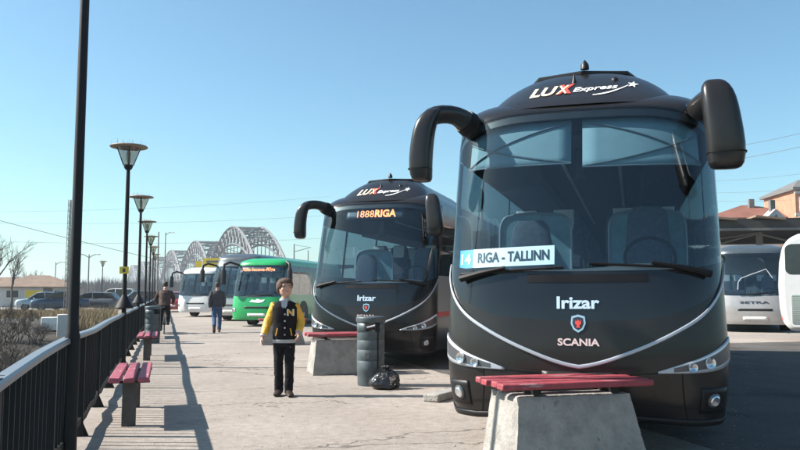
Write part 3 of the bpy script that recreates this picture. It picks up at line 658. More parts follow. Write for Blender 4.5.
# chrome screen frames that catch the light in the silver coach
MB().tube([_g4.front(.02)(x, z) for x, z in ((-.52,1.5),(-.50,1.75),(-.40,1.90),(-.1,2.02),(.25,2.15),(.42,2.22),(.5,2.1),(.62,1.9))], .02, 6).build('wiper_frame', M['chrome'], silver)

# white coach crossing at the right edge, seen from its side
wc = thing('coach', 'white coach side with engine grille at the right edge of the place', 'coach', (10.5, 21.6, 0), R(-25))
def rr(x0, x1, z0, z1, r, n=6):
    pts = []
    for cx, cz, a0 in ((x1-r, z1-r, 0), (x0+r, z1-r, 90), (x0+r, z0+r, 180), (x1-r, z0+r, 270)):
        for k in range(n+1): a = R(a0 + 90*k/n); pts.append((cx + r*math.cos(a), cz + r*math.sin(a)))
    return pts
side = [(.22,.34),(.06,.55),(.0,.9),(-.02,1.6),(.03,2.3),(.10,2.65),(.24,2.88),(.5,3.0),(1.0,3.06),(11.4,3.06),(11.7,2.9),(11.8,1.2),(11.7,.34)]
MB().extr(side, .0, 2.5).build('body', M['white'], wc, bevel=.12)
for k, (x0, x1) in enumerate(((.14, 1.75), (1.82, 3.5), (3.57, 5.3), (5.37, 7.1), (7.17, 8.9))):
    MB().extr(rr(x0, x1, 1.88, 2.72, .16), -.004, .01).build('side_window', M['winpane'], wc, smooth=False)
g_ = MB().extr(rr(.26, 1.25, .52, 1.33, .05), -.008, .01).build('engine_grille', M['lamp_reflector'], wc, smooth=False)
sl2 = MB()
for k in range(15): sl2.box((.755, -.010, .57 + k*.051), (.94, .012, .014))
sl2.build('slats', M['beam'], g_, smooth=False)
for y in (2.6, 8.6):
    MB().lathe([(.02, -.01), (.58, -.01), (.58, .01), (.02, .01)], (y, -.003, .5), 26, 'Y').build('wheel_arch', M['black_plastic'], wc)
    tw = MB().lathe([(.3, -.14), (.45, -.14), (.48, -.1), (.48, .1), (.45, .14), (.3, .14)], (y, .13, .48), 26, 'Y').build('wheel', M['rubber'], wc)
    MB().lathe([(.02, -.13), (.3, -.12), (.3, 0)], (y, .13, .48), 20, 'Y').build('rim', M['rim'], tw)
MB().box((.05, .25, .8), (.06, .2, .35)).build('tail_light', M['lettering_red'], wc, bevel=.02)

# ------------------------------------------------------------------ fence along the walkway
fen = thing('fence', 'long black iron fence with a pale handrail along the left of the walkway', 'fence', tuple(fence_pt(0)), WALK)
def fl(s): return s / math.cos(WALK)           # depth -> distance along the fence
FH = .975
wv = lambda s: .008*math.sin(s*.9) + .004*math.sin(s*2.3 + 1)
hr = MB(); N = 140
pts = [(wv(fl(-2 + i*.5)) , fl(-2 + i*.5), FH + .006*math.sin(i*.8) - .008*math.sin(i*.33) - .055*max(0, min(1, (5.2 - (-2 + i*.5))/1.6))) for i in range(N)]
hr.grid([[(x + dx, y, z + dz) for x, y, z in pts] for dx, dz in ((-.045,-.03),(-.045,.0),(-.03,.012),(.03,.012),(.045,.0),(.045,-.03),(-.045,-.03))])
hr.build('handrail', M['rail_cap'], fen)
br = MB(); br.grid([[(x*.8 + dx, y, .15 + .02*math.sin(y*5.2) + dz) for x, y, z in pts] for dx, dz in ((-.02,-.03),(-.02,.03),(.02,.03),(.02,-.03),(-.02,-.03))]); br.build('bottom_rail', M['iron'], fen)
# bars: one mesh per panel between posts
step = .17; post_gap = 2.0; s0 = fl(-2); npan = 34
for k in range(npan):
    a0 = s0 + k*post_gap; bm_ = MB()
    for j in range(1, int(post_gap/step)):
        y = a0 + j*step
        bm_.box((wv(y)*.9, y, .55), (.025, .018, .80))
    bm_.build('bar_panel', M['iron'], fen, smooth=False)
    ps = MB(); ps.box((wv(a0), a0, .475), (.06, .06, .95)); ps.extr([(-.07, .0), (.09, .0), (.03, .14), (-.03, .14)], a0 - .012, a0 + .012, 'xz'); ps.build('post', M['iron'], fen, smooth=False)

# ------------------------------------------------------------------ lamp posts
def make_lamp(h=4.12):
    t = thing('lamp_post', 'tall black lamp post', 'lamp post', (0,0,0), 0, 'lamp posts along the fence')
    MB().lathe([(.085, 0), (.085, .02), (.06, .05), (.058, .9), (.05, .93), (.042, 1.0), (.036, h-.65), (.034, h-.44), (.06, h-.42), (.078, h-.39), (.09, h-.34)], n=16).build('pole', M['iron'], t)
    ln = MB().lathe([(.09, h-.34), (.125, h-.25), (.18, h-.09), (.205, h-.01)], n=20).build('lantern', M['lampglass'], t)
    MB().lathe([(.02, h-.33), (.04, h-.28), (.045, h-.12), (.02, h-.07)], n=10).build('bulb', M['white'], ln)
    for k in range(4):
        a = k*math.pi/2 + .4; MB().tube([(.090*math.cos(a), .090*math.sin(a), h-.34), (.21*math.cos(a), .21*math.sin(a), h-.01)], .011, 5).build('strut', M['iron'], ln)
    MB().lathe([(.02, h-.012), (.19, h-.012), (.335, h-.006), (.348, h+.008), (.335, h+.024), (.2, h+.045), (.1, h+.06), (.02, h+.065)], n=28).build('lamp_shade', M['lampdisc'], t)
    sp = MB()
    for k in range(26):
        a = k*.2417; r = .30 - (k % 3)*.09; sp.tube([(r*math.cos(a), r*math.sin(a), h+.015), (r*1.1*math.cos(a), r*1.1*math.sin(a), h+.12)], .003, 4)
    sp.build('bird_spikes', M['rim'], t, smooth=False)
    return t
lamp = make_lamp()
lamp['label'] = 'black lamp post with disc shade standing right behind the nearest red bench'
lamp.location = fence_pt(14.6, .03)
lab = ['black lamp post second in the row of disc shades, behind the second red bench', 'third disc-shaded lamp post along the fence, counted from the nearest shade', 'fourth disc-shaded lamp post along the fence, counted from the nearest shade', 'fifth disc-shaded lamp post along the fence, counted from the nearest shade', 'sixth disc-shaded lamp post, farthest along the fence']
for k, Y in enumerate((22.3, 30.0, 37.8, 46.2, 55.0)): dup(lamp, fence_pt(Y, .03), .3*k, lab[k])
l0 = dup(lamp, Vector((-2.655, 6.38, 0)), .5, 'nearest and thickest black lamp post, its top cut off above')
l0.scale = (1.02, 1.02, 1.12)
dup(lamp, gp(103, 67), .2, 'small disc-shaded park lamp among the parked cars beyond the canal')
# collars and sign on the poles
for k, Y in enumerate((14.6, 22.3)):
    p = fence_pt(Y, .03)
    tag(MB().lathe([(.045, 1.33), (.06, 1.30), (.17, 1.10), (.165, 1.08), (.05, 1.10), (.045, 1.33)], n=16).build('pole_collar', M['iron']), ('black cone collar clipped round the lamp post behind the nearest bench', 'black cone collar clipped round the second lamp post in the row')[k], 'collar', 'cone collars on the lamp posts').location = p
ys = thing('sign', 'small yellow and black sign on the lamp post behind the nearest bench', 'sign', tuple(fence_pt(14.6, .03)), 0)
MB().box((0, -.052, 1.79), (.17, .012, .13)).build('panel', M['yellow'], ys, smooth=False)
MB().box((0, -.060, 1.79), (.05, .006, .07)).build('pictogram', M['ink'], ys, smooth=False)

# ------------------------------------------------------------------ plank benches by the fence
def make_plank_bench():
    t = thing('bench', 'red plank bench', 'bench', (0,0,0), 0, 'red plank benches along the fence')
    for x in (-.14, 0, .14):
        MB().box((x, 0, .485), (.112, 1.85, .05)).build('plank', M['pink_wood'], t, bevel=.012)
    for y in (-.70, .70):
        MB().box((0, y, .225), (.14, .06, .45)).build('leg', M['iron'] if False else M['concrete_dark'], t, bevel=.008)
        MB().box((0, y, .4475), (.40, .05, .022)).build('bracket', M['iron'], t, smooth=False)
    return t
M['concrete_dark'] = mat('weathered_leg', (0.075, 0.07, 0.065), 0.85, var=0.25, vscale=8, bump=0.3)
pb = make_plank_bench(); pb['label'] = 'nearest sun-bleached red plank bench, beside the black fence'
pb.location = fence_pt(8.7, .43); pb.rotation_euler = (0, 0, WALK)
for Y, lb in ((16.6, 'second sun-bleached red plank bench, in front of the dark litter bin'), (24.4, 'red plank bench mostly hidden behind the fence-side litter bin')):
    dup(pb, fence_pt(Y, .43), WALK, lb)

# benches on concrete blocks
def make_block_bench():
    t = thing('block_bench', 'red plank bench on a concrete block', 'bench', (0,0,0), 0, 'red benches on concrete blocks')
    vs = [(-.54,-.34,0),(.60,-.34,0),(.60,.36,0),(-.54,.36,0),(-.47,-.25,.585),(.48,-.25,.585),(.48,.29,.585),(-.47,.29,.585)]
    q = MB(); A_ = [Vector(v) for v in vs]; nn = 22
    for c in ((3,2,1,0),(4,5,6,7),(0,1,5,4),(1,2,6,5),(2,3,7,6),(3,0,4,7)):
        q.grid([[A_[c[0]].lerp(A_[c[1]], i/nn).lerp(A_[c[3]].lerp(A_[c[2]], i/nn), j/nn) for i in range(nn+1)] for j in range(nn+1)])
    cv = Vector((.03, .02, .29)); out = []
    for v in q.v:
        v = Vector(v); e_ = sum(1 for w_ in (min(abs(v.x - .5), abs(v.x + .5)) < .07, min(abs(v.y - .31), abs(v.y + .29)) < .07, min(abs(v.z - .585), v.z) < .012) if w_)
        k_ = mnoise.noise(v*9)*.5 + mnoise.noise(v*27)*.35; out.append(v + (cv - v).normalized()*((.010 + .020*max(0, k_))*(e_ >= 2) + .004*k_))
    q.v = [tuple(v) for v in out]; bk = q.build('block', M['concrete'], t, auto=180)
    bm_ = bmesh.new(); bm_.from_mesh(bk.data); bmesh.ops.remove_doubles(bm_, verts=bm_.verts, dist=.0005); bmesh.ops.recalc_face_normals(bm_, faces=bm_.faces); bm_.to_mesh(bk.data); bm_.free(); bk.data.set_sharp_from_angle(angle=R(50))
    for x in (-.3, .36):
        MB().box((x, .02, .612), (.05, .52, .05)).build('bracket', M['iron'], t, smooth=False)
    for k, y in enumerate((-.245, -.08, .085, .25)):
        MB().box((.02 + .02*(k % 2), y, .662), (1.27, .118, .048)).build('plank', M['red_wood'], t, bevel=.010)
    return t
bb = make_block_bench(); bb['label'] = 'red bench on a concrete block right in front of the nearest black coach'
bb.location = (1.265, 6.27, 0); bb.rotation_euler = (0, 0, R(15.5))
dup(bb, Vector((-1.02, 13.55, 0)), R(15.5), 'red bench on a concrete block beside the grey bin, before the second black coach')
dup(bb, Vector((-3.20, 21.2, 0)), R(15.5), 'red bench on a pale concrete block half hidden behind the boy')

# ------------------------------------------------------------------ bins and bag
def make_bin(name, label, loc, rz, h=1.03, r=.205):
    t = thing(name, label, 'bin', loc, rz, 'round litter bins')
    MB().lathe([(r*.93, 0), (r*.95, .015), (r*.97, .2), (r, .21), (r, .36), (r*.985, .365), (r*.985, .375), (r, .38), (r, .52), (r*.985, .525), (r*.985, .535), (r, .54), (r, .66), (r*.985, .665), (r*.985, .675), (r, .68), (r, h-.235), (r*.9, h-.23), (r*.8, h-.3), (r*.8, .05), (.01, .05)], n=32).build('body', M['bin'], t)
    for a0, a1 in ((-35, 85), (145, 265)):
        mb = MB(); mb.grid([[((r-.006)*math.cos(R(a0 + (a1-a0)*i/12)), (r-.006)*math.sin(R(a0 + (a1-a0)*i/12)), z) for i in range(13)] for z in (h-.25, h-.09)])
        mb.build('upright', M['bin'], t, solid=.012)
    MB().lathe([(.01, h-.10), (r*1.05, h-.10), (r*1.08, h-.085), (r*1.08, h-.03), (r*1.0, h-.015), (.01, h-.005)], n=32).build('lid', M['bin'], t, bevel=.006)
    MB().box((.0, -r-.003, .45), (.07, .008, .09)).build('plate', M['lamp_dark'], t, bevel=.003)
    MB().tube([(r*.72, -r*.72, .25), (r*.72, -r*.72, h-.12)], .012, 6).build('hinge', M['iron'], t)
    return t
nb = make_bin('litter_bin', 'dark grey round litter bin with lid beside the black rubbish bag', tuple(gp(371, 11.75)), R(-12))
dup(nb, gp(154.5, 21.6), R(30), 'dark round litter bin by the fence in front of the cyclist')
bgp = gp(385.5, 11.32); mb = MB(); rs = []; bprof = smooth_tab([(0,.10),(.05,.165),(.2,.19),(.42,.175),(.6,.14),(.74,.085),(.80,.035),(.84,.028),(.90,.06),(1.0,.075)])
for i in range(34):
    u = i/33; z = u*.30; ring = []
    for k in range(56):
        a_ = k*6.28318530718/56; p = Vector((math.cos(a_), math.sin(a_), u*1.6))
        lump = .20*mnoise.noise(p*1.3 + Vector((3, 1, 0))) + .16*(.35 - abs(mnoise.noise(p*2.6))) + .10*(.3 - abs(mnoise.noise(p*5.5 + Vector((0, 7, 0))))) + .05*math.sin(a_*11 + 6*u)*(u > .55)
        r_ = bprof(u)*(1 + lump*1.15); ring.append((r_*math.cos(a_) + .03*u*u, r_*math.sin(a_), max(0, z*(1 + .10*mnoise.noise(p*1.1)))))
    rs.append(ring)
bago = mb.rings(rs).build('rubbish_bag', M['bag'], auto=180); bago.location = bgp; bago.scale = (1.12, 1.0, 1.1)
tag(bago, 'tied black plastic rubbish bag on the ground beside the grey litter bin', 'rubbish bag')

# kerb stone by the near coach
kb = MB().box((0, 0, .05), (.9, .22, .10)).build('kerb_stone', M['concrete'], bevel=.02); kb.location = gp(446, 10.3); kb.rotation_euler = (0, 0, R(60)); tag(kb, 'pale stretch of low kerb stone beside the near coach bumper', 'kerb')

# ------------------------------------------------------------------ people
M['skin'] = mat('skin', (0.50, 0.29, 0.21), 0.55, var=0.08, vscale=12)
M['hair_brown'] = mat('brown_hair', (0.085, 0.045, 0.025), 0.6, var=0.4, vscale=60, bump=0.6, bscale=120)
M['hair_dark'] = mat('dark_hair', (0.02, 0.017, 0.015), 0.6, var=0.4, vscale=60, bump=0.6, bscale=120)
M['jk_black'] = mat('black_wool', (0.008, 0.007, 0.009), 0.85, var=0.25, vscale=12, bump=0.2, bscale=60, spec=0.15)
M['jk_yellow'] = mat('yellow_leather', (0.68, 0.37, 0.03), 0.5, var=0.12, vscale=10, bump=0.15)
M['knit_grey'] = mat('grey_knit', (0.36, 0.37, 0.38), 0.85, var=0.15, bump=0.3, bscale=80)
M['trousers_black'] = mat('black_trousers', (0.008, 0.008, 0.010), 0.85, var=0.25, vscale=10, spec=0.15)
M['jeans'] = mat('blue_jeans', (0.045, 0.085, 0.16), 0.8, var=0.3, vscale=8, spec=0.15)
M['jk_grey'] = mat('dark_grey_jacket', (0.055, 0.055, 0.06), 0.75, var=0.2, vscale=9, spec=0.15)
M['jk_brown'] = mat('brown_jacket', (0.065, 0.040, 0.032), 0.7, var=0.25, vscale=9, spec=0.15)
M['shoe'] = mat('dark_shoe', (0.03, 0.022, 0.018), 0.5, var=0.3, spec=0.15)
M['shoe_brown'] = mat('brown_shoe', (0.16, 0.07, 0.03), 0.5, var=0.2)
M['eye'] = mat('eye_dark', (0.03, 0.02, 0.015), 0.25, var=0.1)
M['lips'] = mat('lips', (0.40, 0.17, 0.14), 0.5, var=0.05)
M['denim_light'] = mat('light_shirt', (0.35, 0.40, 0.46), 0.8, var=0.15)

def head_mesh(mb, c, h, turn=0.0, tilt=0.0):
    """skull, jaw, nose, ears and brow about the chin-to-crown height h, facing -Y, then turned"""
    rot = Matrix.Rotation(turn, 3, 'Z') @ Matrix.Rotation(tilt, 3, 'X'); c = Vector(c)
    q = MB(); rows = [(.0,.10,.12,-.115),(.04,.22,.20,-.10),(.12,.30,.29,-.06),(.24,.345,.36,-.03),(.36,.365,.40,-.01),(.5,.375,.44,.02),(.64,.38,.47,.045),(.78,.36,.46,.055),(.89,.29,.38,.06),(.96,.19,.26,.06),(1.0,.07,.1,.06)]
    q.loft([(0, oy*h, (z - .5)*h, rx*h*1.0, ry*h*1.0) for z, rx, ry, oy in rows], 22, 2.2)
    q.ell((0, -.435*h, -.115*h), (.062*h, .085*h, .06*h), 10, 8); q.tube([(0, -.40*h, .04*h), (0, -.46*h, -.09*h)], [.035*h, .055*h], 8)
    q.ell((0, -.36*h, -.24*h), (.14*h, .06*h, .055*h), 10, 8)
    for s in (-1, 1): q.ell((s*.385*h, .03*h, -.05*h), (.035*h, .075*h, .12*h), 10, 8); q.ell((s*.17*h, -.375*h, .075*h), (.12*h, .05*h, .035*h), 10, 8); q.ell((s*.20*h, -.30*h, -.14*h), (.13*h, .1*h, .1*h), 10, 8)
    mb.add([rot @ Vector(v) + c for v in q.v], q.f); return rot
def hand(mb, wr, dr, palm_n, s=1.0, curl=.5, thumb=1):
    """palm, four fingers of unequal length and a side thumb, from wrist wr along dr"""
    d = Vector(dr).normalized(); n_ = Vector(palm_n); n_ = (n_ - d*n_.dot(d)).normalized(); w_ = d.cross(n_); wr = Vector(wr)
    rs = []
    for u, hw, ht in ((-.01,.024,.019),(.02,.030,.017),(.055,.038,.016),(.085,.037,.013),(.095,.032,.010)):
        c = wr + d*u*s; rs.append([c + w_*math.cos(k*.5236)*hw*s + n_*math.sin(k*.5236)*ht*s for k in range(12)])
    mb.rings(rs)
    for k, (o, ln) in enumerate(((-.028,.062),(-.010,.070),(.009,.066),(.027,.052))):
        p0 = wr + d*.085*s + w_*o*s; p = [p0]; a = .15
        for j in range(3): a += curl*(.7 if j == 0 else .9); p.append(p[-1] + (d*math.cos(a) + n_*math.sin(a))*ln*s*(.42, .33, .25)[j])
        mb.tube(p, [.0095*s, .009*s, .008*s, .006*s], 8)
    p0 = wr + d*.025*s + w_*(-.030*thumb)*s; mb.tube([p0, p0 + (d*.6 - w_*.7*thumb + n_*.35)*.035*s, p0 + (d*1.35 - w_*.75*thumb + n_*.8)*.045*s, p0 + (d*1.9 - w_*.6*thumb + n_*1.2)*.045*s], [.013*s, .0115*s, .010*s, .007*s], 8)
def limb(mb, pts, rad, n=12):
    # rounded, evenly resampled limb
    f = MB(); P = [Vector(p) for p in pts]; out = []; ro = []
    for i in range(len(P)-1):
        for k in range(4):
            t = k/4; out.append(P[i].lerp(P[i+1], t)); ro.append(rad[i]*(1-t) + rad[i+1]*t)
    out.append(P[-1]); ro.append(rad[-1]); sm = list(out)
    for i in range(1, len(out)-1): sm[i] = (out[i-1] + out[i]*2 + out[i+1]) / 4
    mb.tube(sm, ro, n, ref=(0, 1, .01))
def shoe(mb, ankle, yaw, s=1.0, pitch=0.0):
    A = Vector(ankle); rot = Matrix.Rotation(yaw, 3, 'Z') @ Matrix.Rotation(pitch, 3, 'X'); q = MB(); rs = []
    for y, hw, zt in ((.075,.028,.055),(.06,.04,.085),(.02,.045,.095),(-.04,.045,.085),(-.10,.05,.062),(-.15,.046,.048),(-.18,.03,.035)):
        ring = []
        for k in range(14):
            a = k*.4488; ring.append((hw*math.cos(a), y, max(0, zt/2 + zt/2*math.sin(a)*1.0)))
        rs.append(ring)
    q.rings(rs); mb.add([rot @ (Vector(v)*s - Vector((0, 0, .07*s))) + A for v in q.v], q.f)

# --- the boy
bo = thing('person', 'boy in a black varsity jacket with yellow sleeves standing on the walkway', 'person', tuple(gp(285.5, 10.55)), R(4))
b = MB(); hr_c = (0, -.01, 1.435); ROT = head_mesh(b, hr_c, .232, R(22), R(-4))
b.loft([(0,.015,1.24,.075,.06),(0,.01,1.28,.050,.052),(0,.005,1.36,.047,.052)], 16, 2)
b.loft([(0,0,.74,.13,.09),(0,0,.85,.125,.085),(0,0,.98,.125,.085),(0,0,1.1,.15,.095),(0,.01,1.2,.15,.085),(0,.015,1.255,.08,.06)], 18, 2.4)
LA = [(-.15,.01,1.20),(-.225,.05,.98),(-.275,-.06,.79)]; RA = [(.15,.01,1.20),(.215,.06,.985),(.195,-.09,.83)]
for A, s in ((LA, -1), (RA, 1)):
    limb(b, A, [.05, .04, .027]); d = Vector(A[2]) - Vector(A[1]); hand(b, Vector(A[2]) + d.normalized()*.01, d, (-s*.9, -.25, 0), .88, .35, thumb=s)
LL = [(-.070,0,.76),(-.072,-.02,.43),(-.066,.03,.08)]; RL = [(.070,0,.76),(.078,-.09,.44),(.068,-.06,.08)]
for A in (LL, RL): limb(b, A, [.070, .050, .038])
b.build('body', M['skin'], bo, remesh=.0065)
j = MB(); j.loft([(0,0,.725,.150,.105),(0,0,.76,.156,.112),(0,-.002,.82,.158,.115),(0,-.002,.95,.157,.115),(0,-.002,1.08,.168,.118),(0,.004,1.17,.172,.112),(0,.012,1.225,.150,.095),(0,.018,1.262,.085,.072)], 26, 2.5)
j.build('jacket', M['jk_black'], bo, remesh=.010, disp=(.012, .12))
for A, k_ in ((LA, 0), (RA, 1)):
    q = MB(); limb(q, [Vector(A[0]) + Vector((.03 if k_ == 0 else -.03, 0, .012)), A[1], Vector(A[1]).lerp(Vector(A[2]), .93)], [.070, .062, .047]); q.build('sleeve', M['jk_yellow'], bo, remesh=.008, disp=(.016, .06))
    q = MB(); limb(q, [Vector(A[1]).lerp(Vector(A[2]), .88), Vector(A[1]).lerp(Vector(A[2]), 1.03)], [.045, .041]); q.build('cuff', M['knit_grey'], bo)
MB().loft([(0,0,.70,.150,.106),(0,0,.728,.157,.112),(0,0,.745,.154,.11)], 26, 2.5).build('waistband', M['knit_grey'], bo)
MB().loft([(0,.012,1.245,.088,.078),(0,.008,1.275,.073,.070),(0,.004,1.295,.064,.064)], 20, 2).build('collar', M['knit_grey'], bo)
MB().extr([(-.035, 1.19), (0, 1.13), (.035, 1.19), (.045, 1.265), (-.045, 1.265)], -.122, -.075).build('shirt', M['denim_light'], bo, smooth=False)
MB().extr([(-.012, 1.17), (.012, 1.17), (.010, 1.10), (-.010, 1.10)], -.126, -.10).build('placket', M['jk_black'], bo, smooth=False)
for z in (1.08, .99, .90, .81): MB().lathe([(.001, -.008), (.009, -.006), (.011, 0)], (.012, -.124, z), 10, 'Y').build('button', M['knit_grey'], bo)
def jf(x, z): return Vector((x, -.126 + .35*max(0, abs(x) - .05)**1.5, z))
text_on(jf, 'N', .085, 1.105, .085, 'letter_patch', M['lettering_white'], bo, bold=.055, width=.095)
text_on(lambda x, z: jf(x, z) + Vector((0, -.003, 0)), 'N', .085, 1.105, .066, 'letter_patch', M['jk_yellow'], bo, bold=.035, width=.075)
for s in (-1, 1): MB().tube([(s*.105, -.116, .80), (s*.085, -.121, .895)], .007, 6).build('pocket_trim', M['jk_yellow'], bo)
tr = MB(); tr.loft([(0,0,.73,.138,.098),(0,0,.70,.142,.102),(0,0,.64,.145,.10)], 22, 2.4)
for A in (LL, RL): limb(tr, [Vector(A[0]) + Vector((0,0,-.04)), A[1], Vector(A[2]) + Vector((0, .005, -.035))], [.082, .062, .058])
tr.build('trousers', M['trousers_black'], bo, remesh=.009, disp=(.022, .07))
for A, yw in ((LL, R(-8)), (RL, R(14))):
    q = MB(); shoe(q, (A[2][0], A[2][1], .075), yw, 1.0); q.build('shoe', M['shoe'], bo)
hm = MB(); H_ = .232; q = MB(); rnd = random.Random(4)
q.loft([(0, oy*H_, (z-.5)*H_, rx*H_, ry*H_) for z, rx, ry, oy in ((.28,.365,.27,.19),(.42,.385,.32,.17),(.56,.395,.35,.16),(.70,.40,.385,.135),(.80,.39,.44,.10),(.90,.34,.44,.06),(.99,.25,.33,.05),(1.04,.13,.2,.05))], 22, 2.1)
for k in range(340):
    a0 = rnd.uniform(0, 6.283); front = -math.sin(a0)            # 1 = over the forehead
    low = (.76 + rnd.uniform(-.09, .08)) if front > .45 else ((.46 if front > -.1 else .22) + rnd.uniform(-.08, .08))
    pts = []; th0 = rnd.uniform(.05, .7); swirl = rnd.uniform(.1, .5)
    for i in range(6):
        u = i/5; z = 1.05 - (1.05 - low)*(th0*.4 + (1-th0*.4)*u)**1.25; zz = max(-.98, min(.98, (z - .55)/.5)); k_ = math.sqrt(max(.05, 1 - max(0, zz)**2.2)); a_ = a0 + swirl*u
        lift = .012 + .030*math.sin(u*3.1)*rnd.uniform(.3, 1.3) + rnd.uniform(-.01, .025)
        pts.append(Vector(((.405*k_ + lift)*math.cos(a_), .05 + (.475*k_ + lift)*math.sin(a_), z - .5 + lift*.5))*H_)
    q.tube(pts, [.003, .006, .0075, .007, .005, .001], 5)
hm.add([ROT @ Vector(v) + Vector(hr_c) for v in q.v], q.f); hm.build('hair', M['hair_brown'], bo, auto=180)
for s in (-1, 1):
    p = ROT @ (Vector((s*.165, -.405, .015))*H_) + Vector(hr_c); MB().ell(p, (.0105, .007, .006), 10, 8).build('eye', M['eye'], bo)
    p = ROT @ (Vector((s*.17, -.425, .105))*H_) + Vector(hr_c); q = MB(); q.tube([ROT @ (Vector((s*.08, -.432, .095))*H_) + Vector(hr_c), p, ROT @ (Vector((s*.27, -.37, .085))*H_) + Vector(hr_c)], .0042, 6); q.build('eyebrow', M['hair_brown'], bo)
q = MB(); q.tube([ROT @ (Vector((x, -.415 + abs(x)*.25, -.255))*H_) + Vector(hr_c) for x in (-.12, -.05, 0, .05, .12)], [.003, .0055, .006, .0055, .003], 6); q.build('mouth', M['lips'], bo)

# --- man walking away
def adult(name, label, loc, rz, joints, jm, tm, hm_, sm, tall=1.0, turn=0.0, jacket_low=.80, lean=0.0):
    t = thing(name, label, 'person', loc, rz); J = joints
    b = MB(); rot = head_mesh(b, J['head'], .225, turn); nk = Vector(J['neck'])
    b.tube([nk - Vector((0,0,.05)), nk + Vector((0,0,.05)), Vector(J['head']) - Vector((0,0,.05))], [.06,.055,.055], 12)
    hp = Vector(J['hip']); 
    def torso(k, e=0.0):
        rs = []
        for u, rx, ry in k:
            c = hp.lerp(nk, u); rs.append([(c.x + rx*math.copysign(abs(math.cos(a_)) ** .85, math.cos(a_)), c.y + ry*math.sin(a_), c.z) for a_ in [i*6.28318/22 for i in range(22)]])
        return rs
    b.rings(torso([(-.1,.15,.10),(.15,.15,.10),(.5,.155,.105),(.8,.18,.11),(.93,.16,.09),(1.0,.07,.06)]))
    for A, s in ((J['la'], -1), (J['ra'], 1)):
        limb(b, A, [.055, .045, .03]); d = Vector(A[2]) - Vector(A[1]); hand(b, Vector(A[2]) + d.normalized()*.01, d, (-s*.9, -.3, -.1), 1.0, .4, thumb=s)
    for A in (J['ll'], J['rl']): limb(b, A, [.095, .065, .045])
    b.build('body', M['skin'], t, remesh=.008)
    q = MB(); q.rings(torso([(-.06 if jacket_low > .7 else .1,.19,.135),(.0,.195,.14),(.2,.19,.135),(.5,.195,.14),(.8,.215,.14),(.92,.19,.115),(1.0,.09,.08)]))
    for A, s in ((J['la'], -1), (J['ra'], 1)): limb(q, [Vector(A[0]) - Vector((s*.02,0,0)), A[1], Vector(A[1]).lerp(Vector(A[2]), .98)], [.085, .07, .055])
    q.build('jacket', M[jm], t, remesh=.012, disp=(.03, .12))
    q = MB(); q.rings(torso([(-.22,.155,.11),(-.1,.165,.12),(.08,.165,.12)]))
    for A in (J['ll'], J['rl']): limb(q, [A[0], A[1], Vector(A[1]).lerp(Vector(A[2]), .97)], [.105, .082, .068])
    q.build('trousers', M[tm], t, remesh=.012, disp=(.02, .1))
    for A, pt in ((J['ll'], J.get('lp', 0)), (J['rl'], J.get('rp', 0))): q = MB(); shoe(q, A[2], 0, 1.12, pt); q.build('shoe', M[sm], t)
    q = MB(); q.loft([(0, oy*.225, (z-.5)*.225, rx*.225, ry*.225) for z, rx, ry, oy in ((.22,.36,.30,.19),(.35,.40,.36,.16),(.5,.41,.40,.13),(.66,.42,.46,.075),(.8,.40,.49,.065),(.92,.33,.42,.065),(1.03,.14,.2,.065))], 20, 2.1)
    MB().add([rot @ Vector(v) + Vector(J['head']) for v in q.v], q.f).build('hair', M[hm_], t, remesh=.008)
    return t
J = dict(head=(0,-.03,1.655), neck=(0,0,1.49), hip=(0,.0,.93), la=[(-.19,.0,1.42),(-.25,-.05,1.13),(-.23,-.17,.90)], ra=[(.19,.0,1.42),(.25,.07,1.14),(.24,.02,.88)],
         ll=[(-.09,.0,.93),(-.10,-.14,.52),(-.09,-.06,.085)], rl=[(.09,.0,.93),(.09,.02,.50),(.085,.36,.20)], rp=R(48))
adult('person', 'man in a dark grey jacket and blue jeans walking away past the white coach', tuple(gp(218, 27.6)), R(180 + 14), J, 'jk_grey', 'jeans', 'hair_dark', 'shoe_brown')
# --- cyclist and bicycle, riding away along the fence
cyl = gp(166, 27.0); 
JC = dict(head=(0,-.20,1.665), neck=(0,-.10,1.50), hip=(0,.12,.98), la=[(-.19,-.08,1.43),(-.30,-.20,1.18),(-.25,-.44,1.03)], ra=[(.19,-.08,1.43),(.30,-.20,1.18),(.25,-.44,1.03)],
          ll=[(-.09,.10,.95),(-.12,-.20,.66),(-.12,-.02,.36)], rl=[(.09,.10,.95),(.12,-.16,.52),(.12,.0,.16)])
adult('person', 'cyclist in a brown jacket riding away beside the fence', tuple(cyl), R(180) + WALK, JC, 'jk_brown', 'trousers_black', 'hair_dark', 'shoe')
bk = thing('bicycle', 'dark bicycle ridden away by the cyclist in the brown jacket', 'bicycle', tuple(cyl), R(180) + WALK)
for y in (.50, -.58):
    wq = MB().lathe([(.305, -.018), (.335, -.02), (.345, 0), (.335, .02), (.305, .018)], (0, y, .345), 30, 'X').build('wheel', M['rubber'], bk)
    sp = MB()
    for k in range(14): a_ = k*.4488; sp.tube([(.01 if k % 2 else -.01, y, .345), (0, y + .31*math.cos(a_), .345 + .31*math.sin(a_))], .002, 4)
    sp.build('spokes', M['rim'], wq, smooth=False)
q = MB()
for A, B in (((0,.08,.30),(0,.16,.86)), ((0,.08,.30),(0,-.42,.80)), ((0,.15,.80),(0,-.40,.86)), ((0,.08,.30),(.04,.50,.345)), ((0,.08,.30),(-.04,.50,.345)), ((.03,.50,.345),(0,.15,.80)), ((-.03,.50,.345),(0,.15,.80)), ((0,-.39,.95),(.03,-.58,.345)), ((0,-.39,.95),(-.03,-.58,.345))): q.tube([A, B], .014, 6)
q.build('frame', M['iron'], bk)
MB().tube([(-.30,-.36,1.04),(-.22,-.44,1.03),(0,-.42,1.00),(.22,-.44,1.03),(.30,-.36,1.04)], .013, 8).build('handlebar', M['rim'], bk)
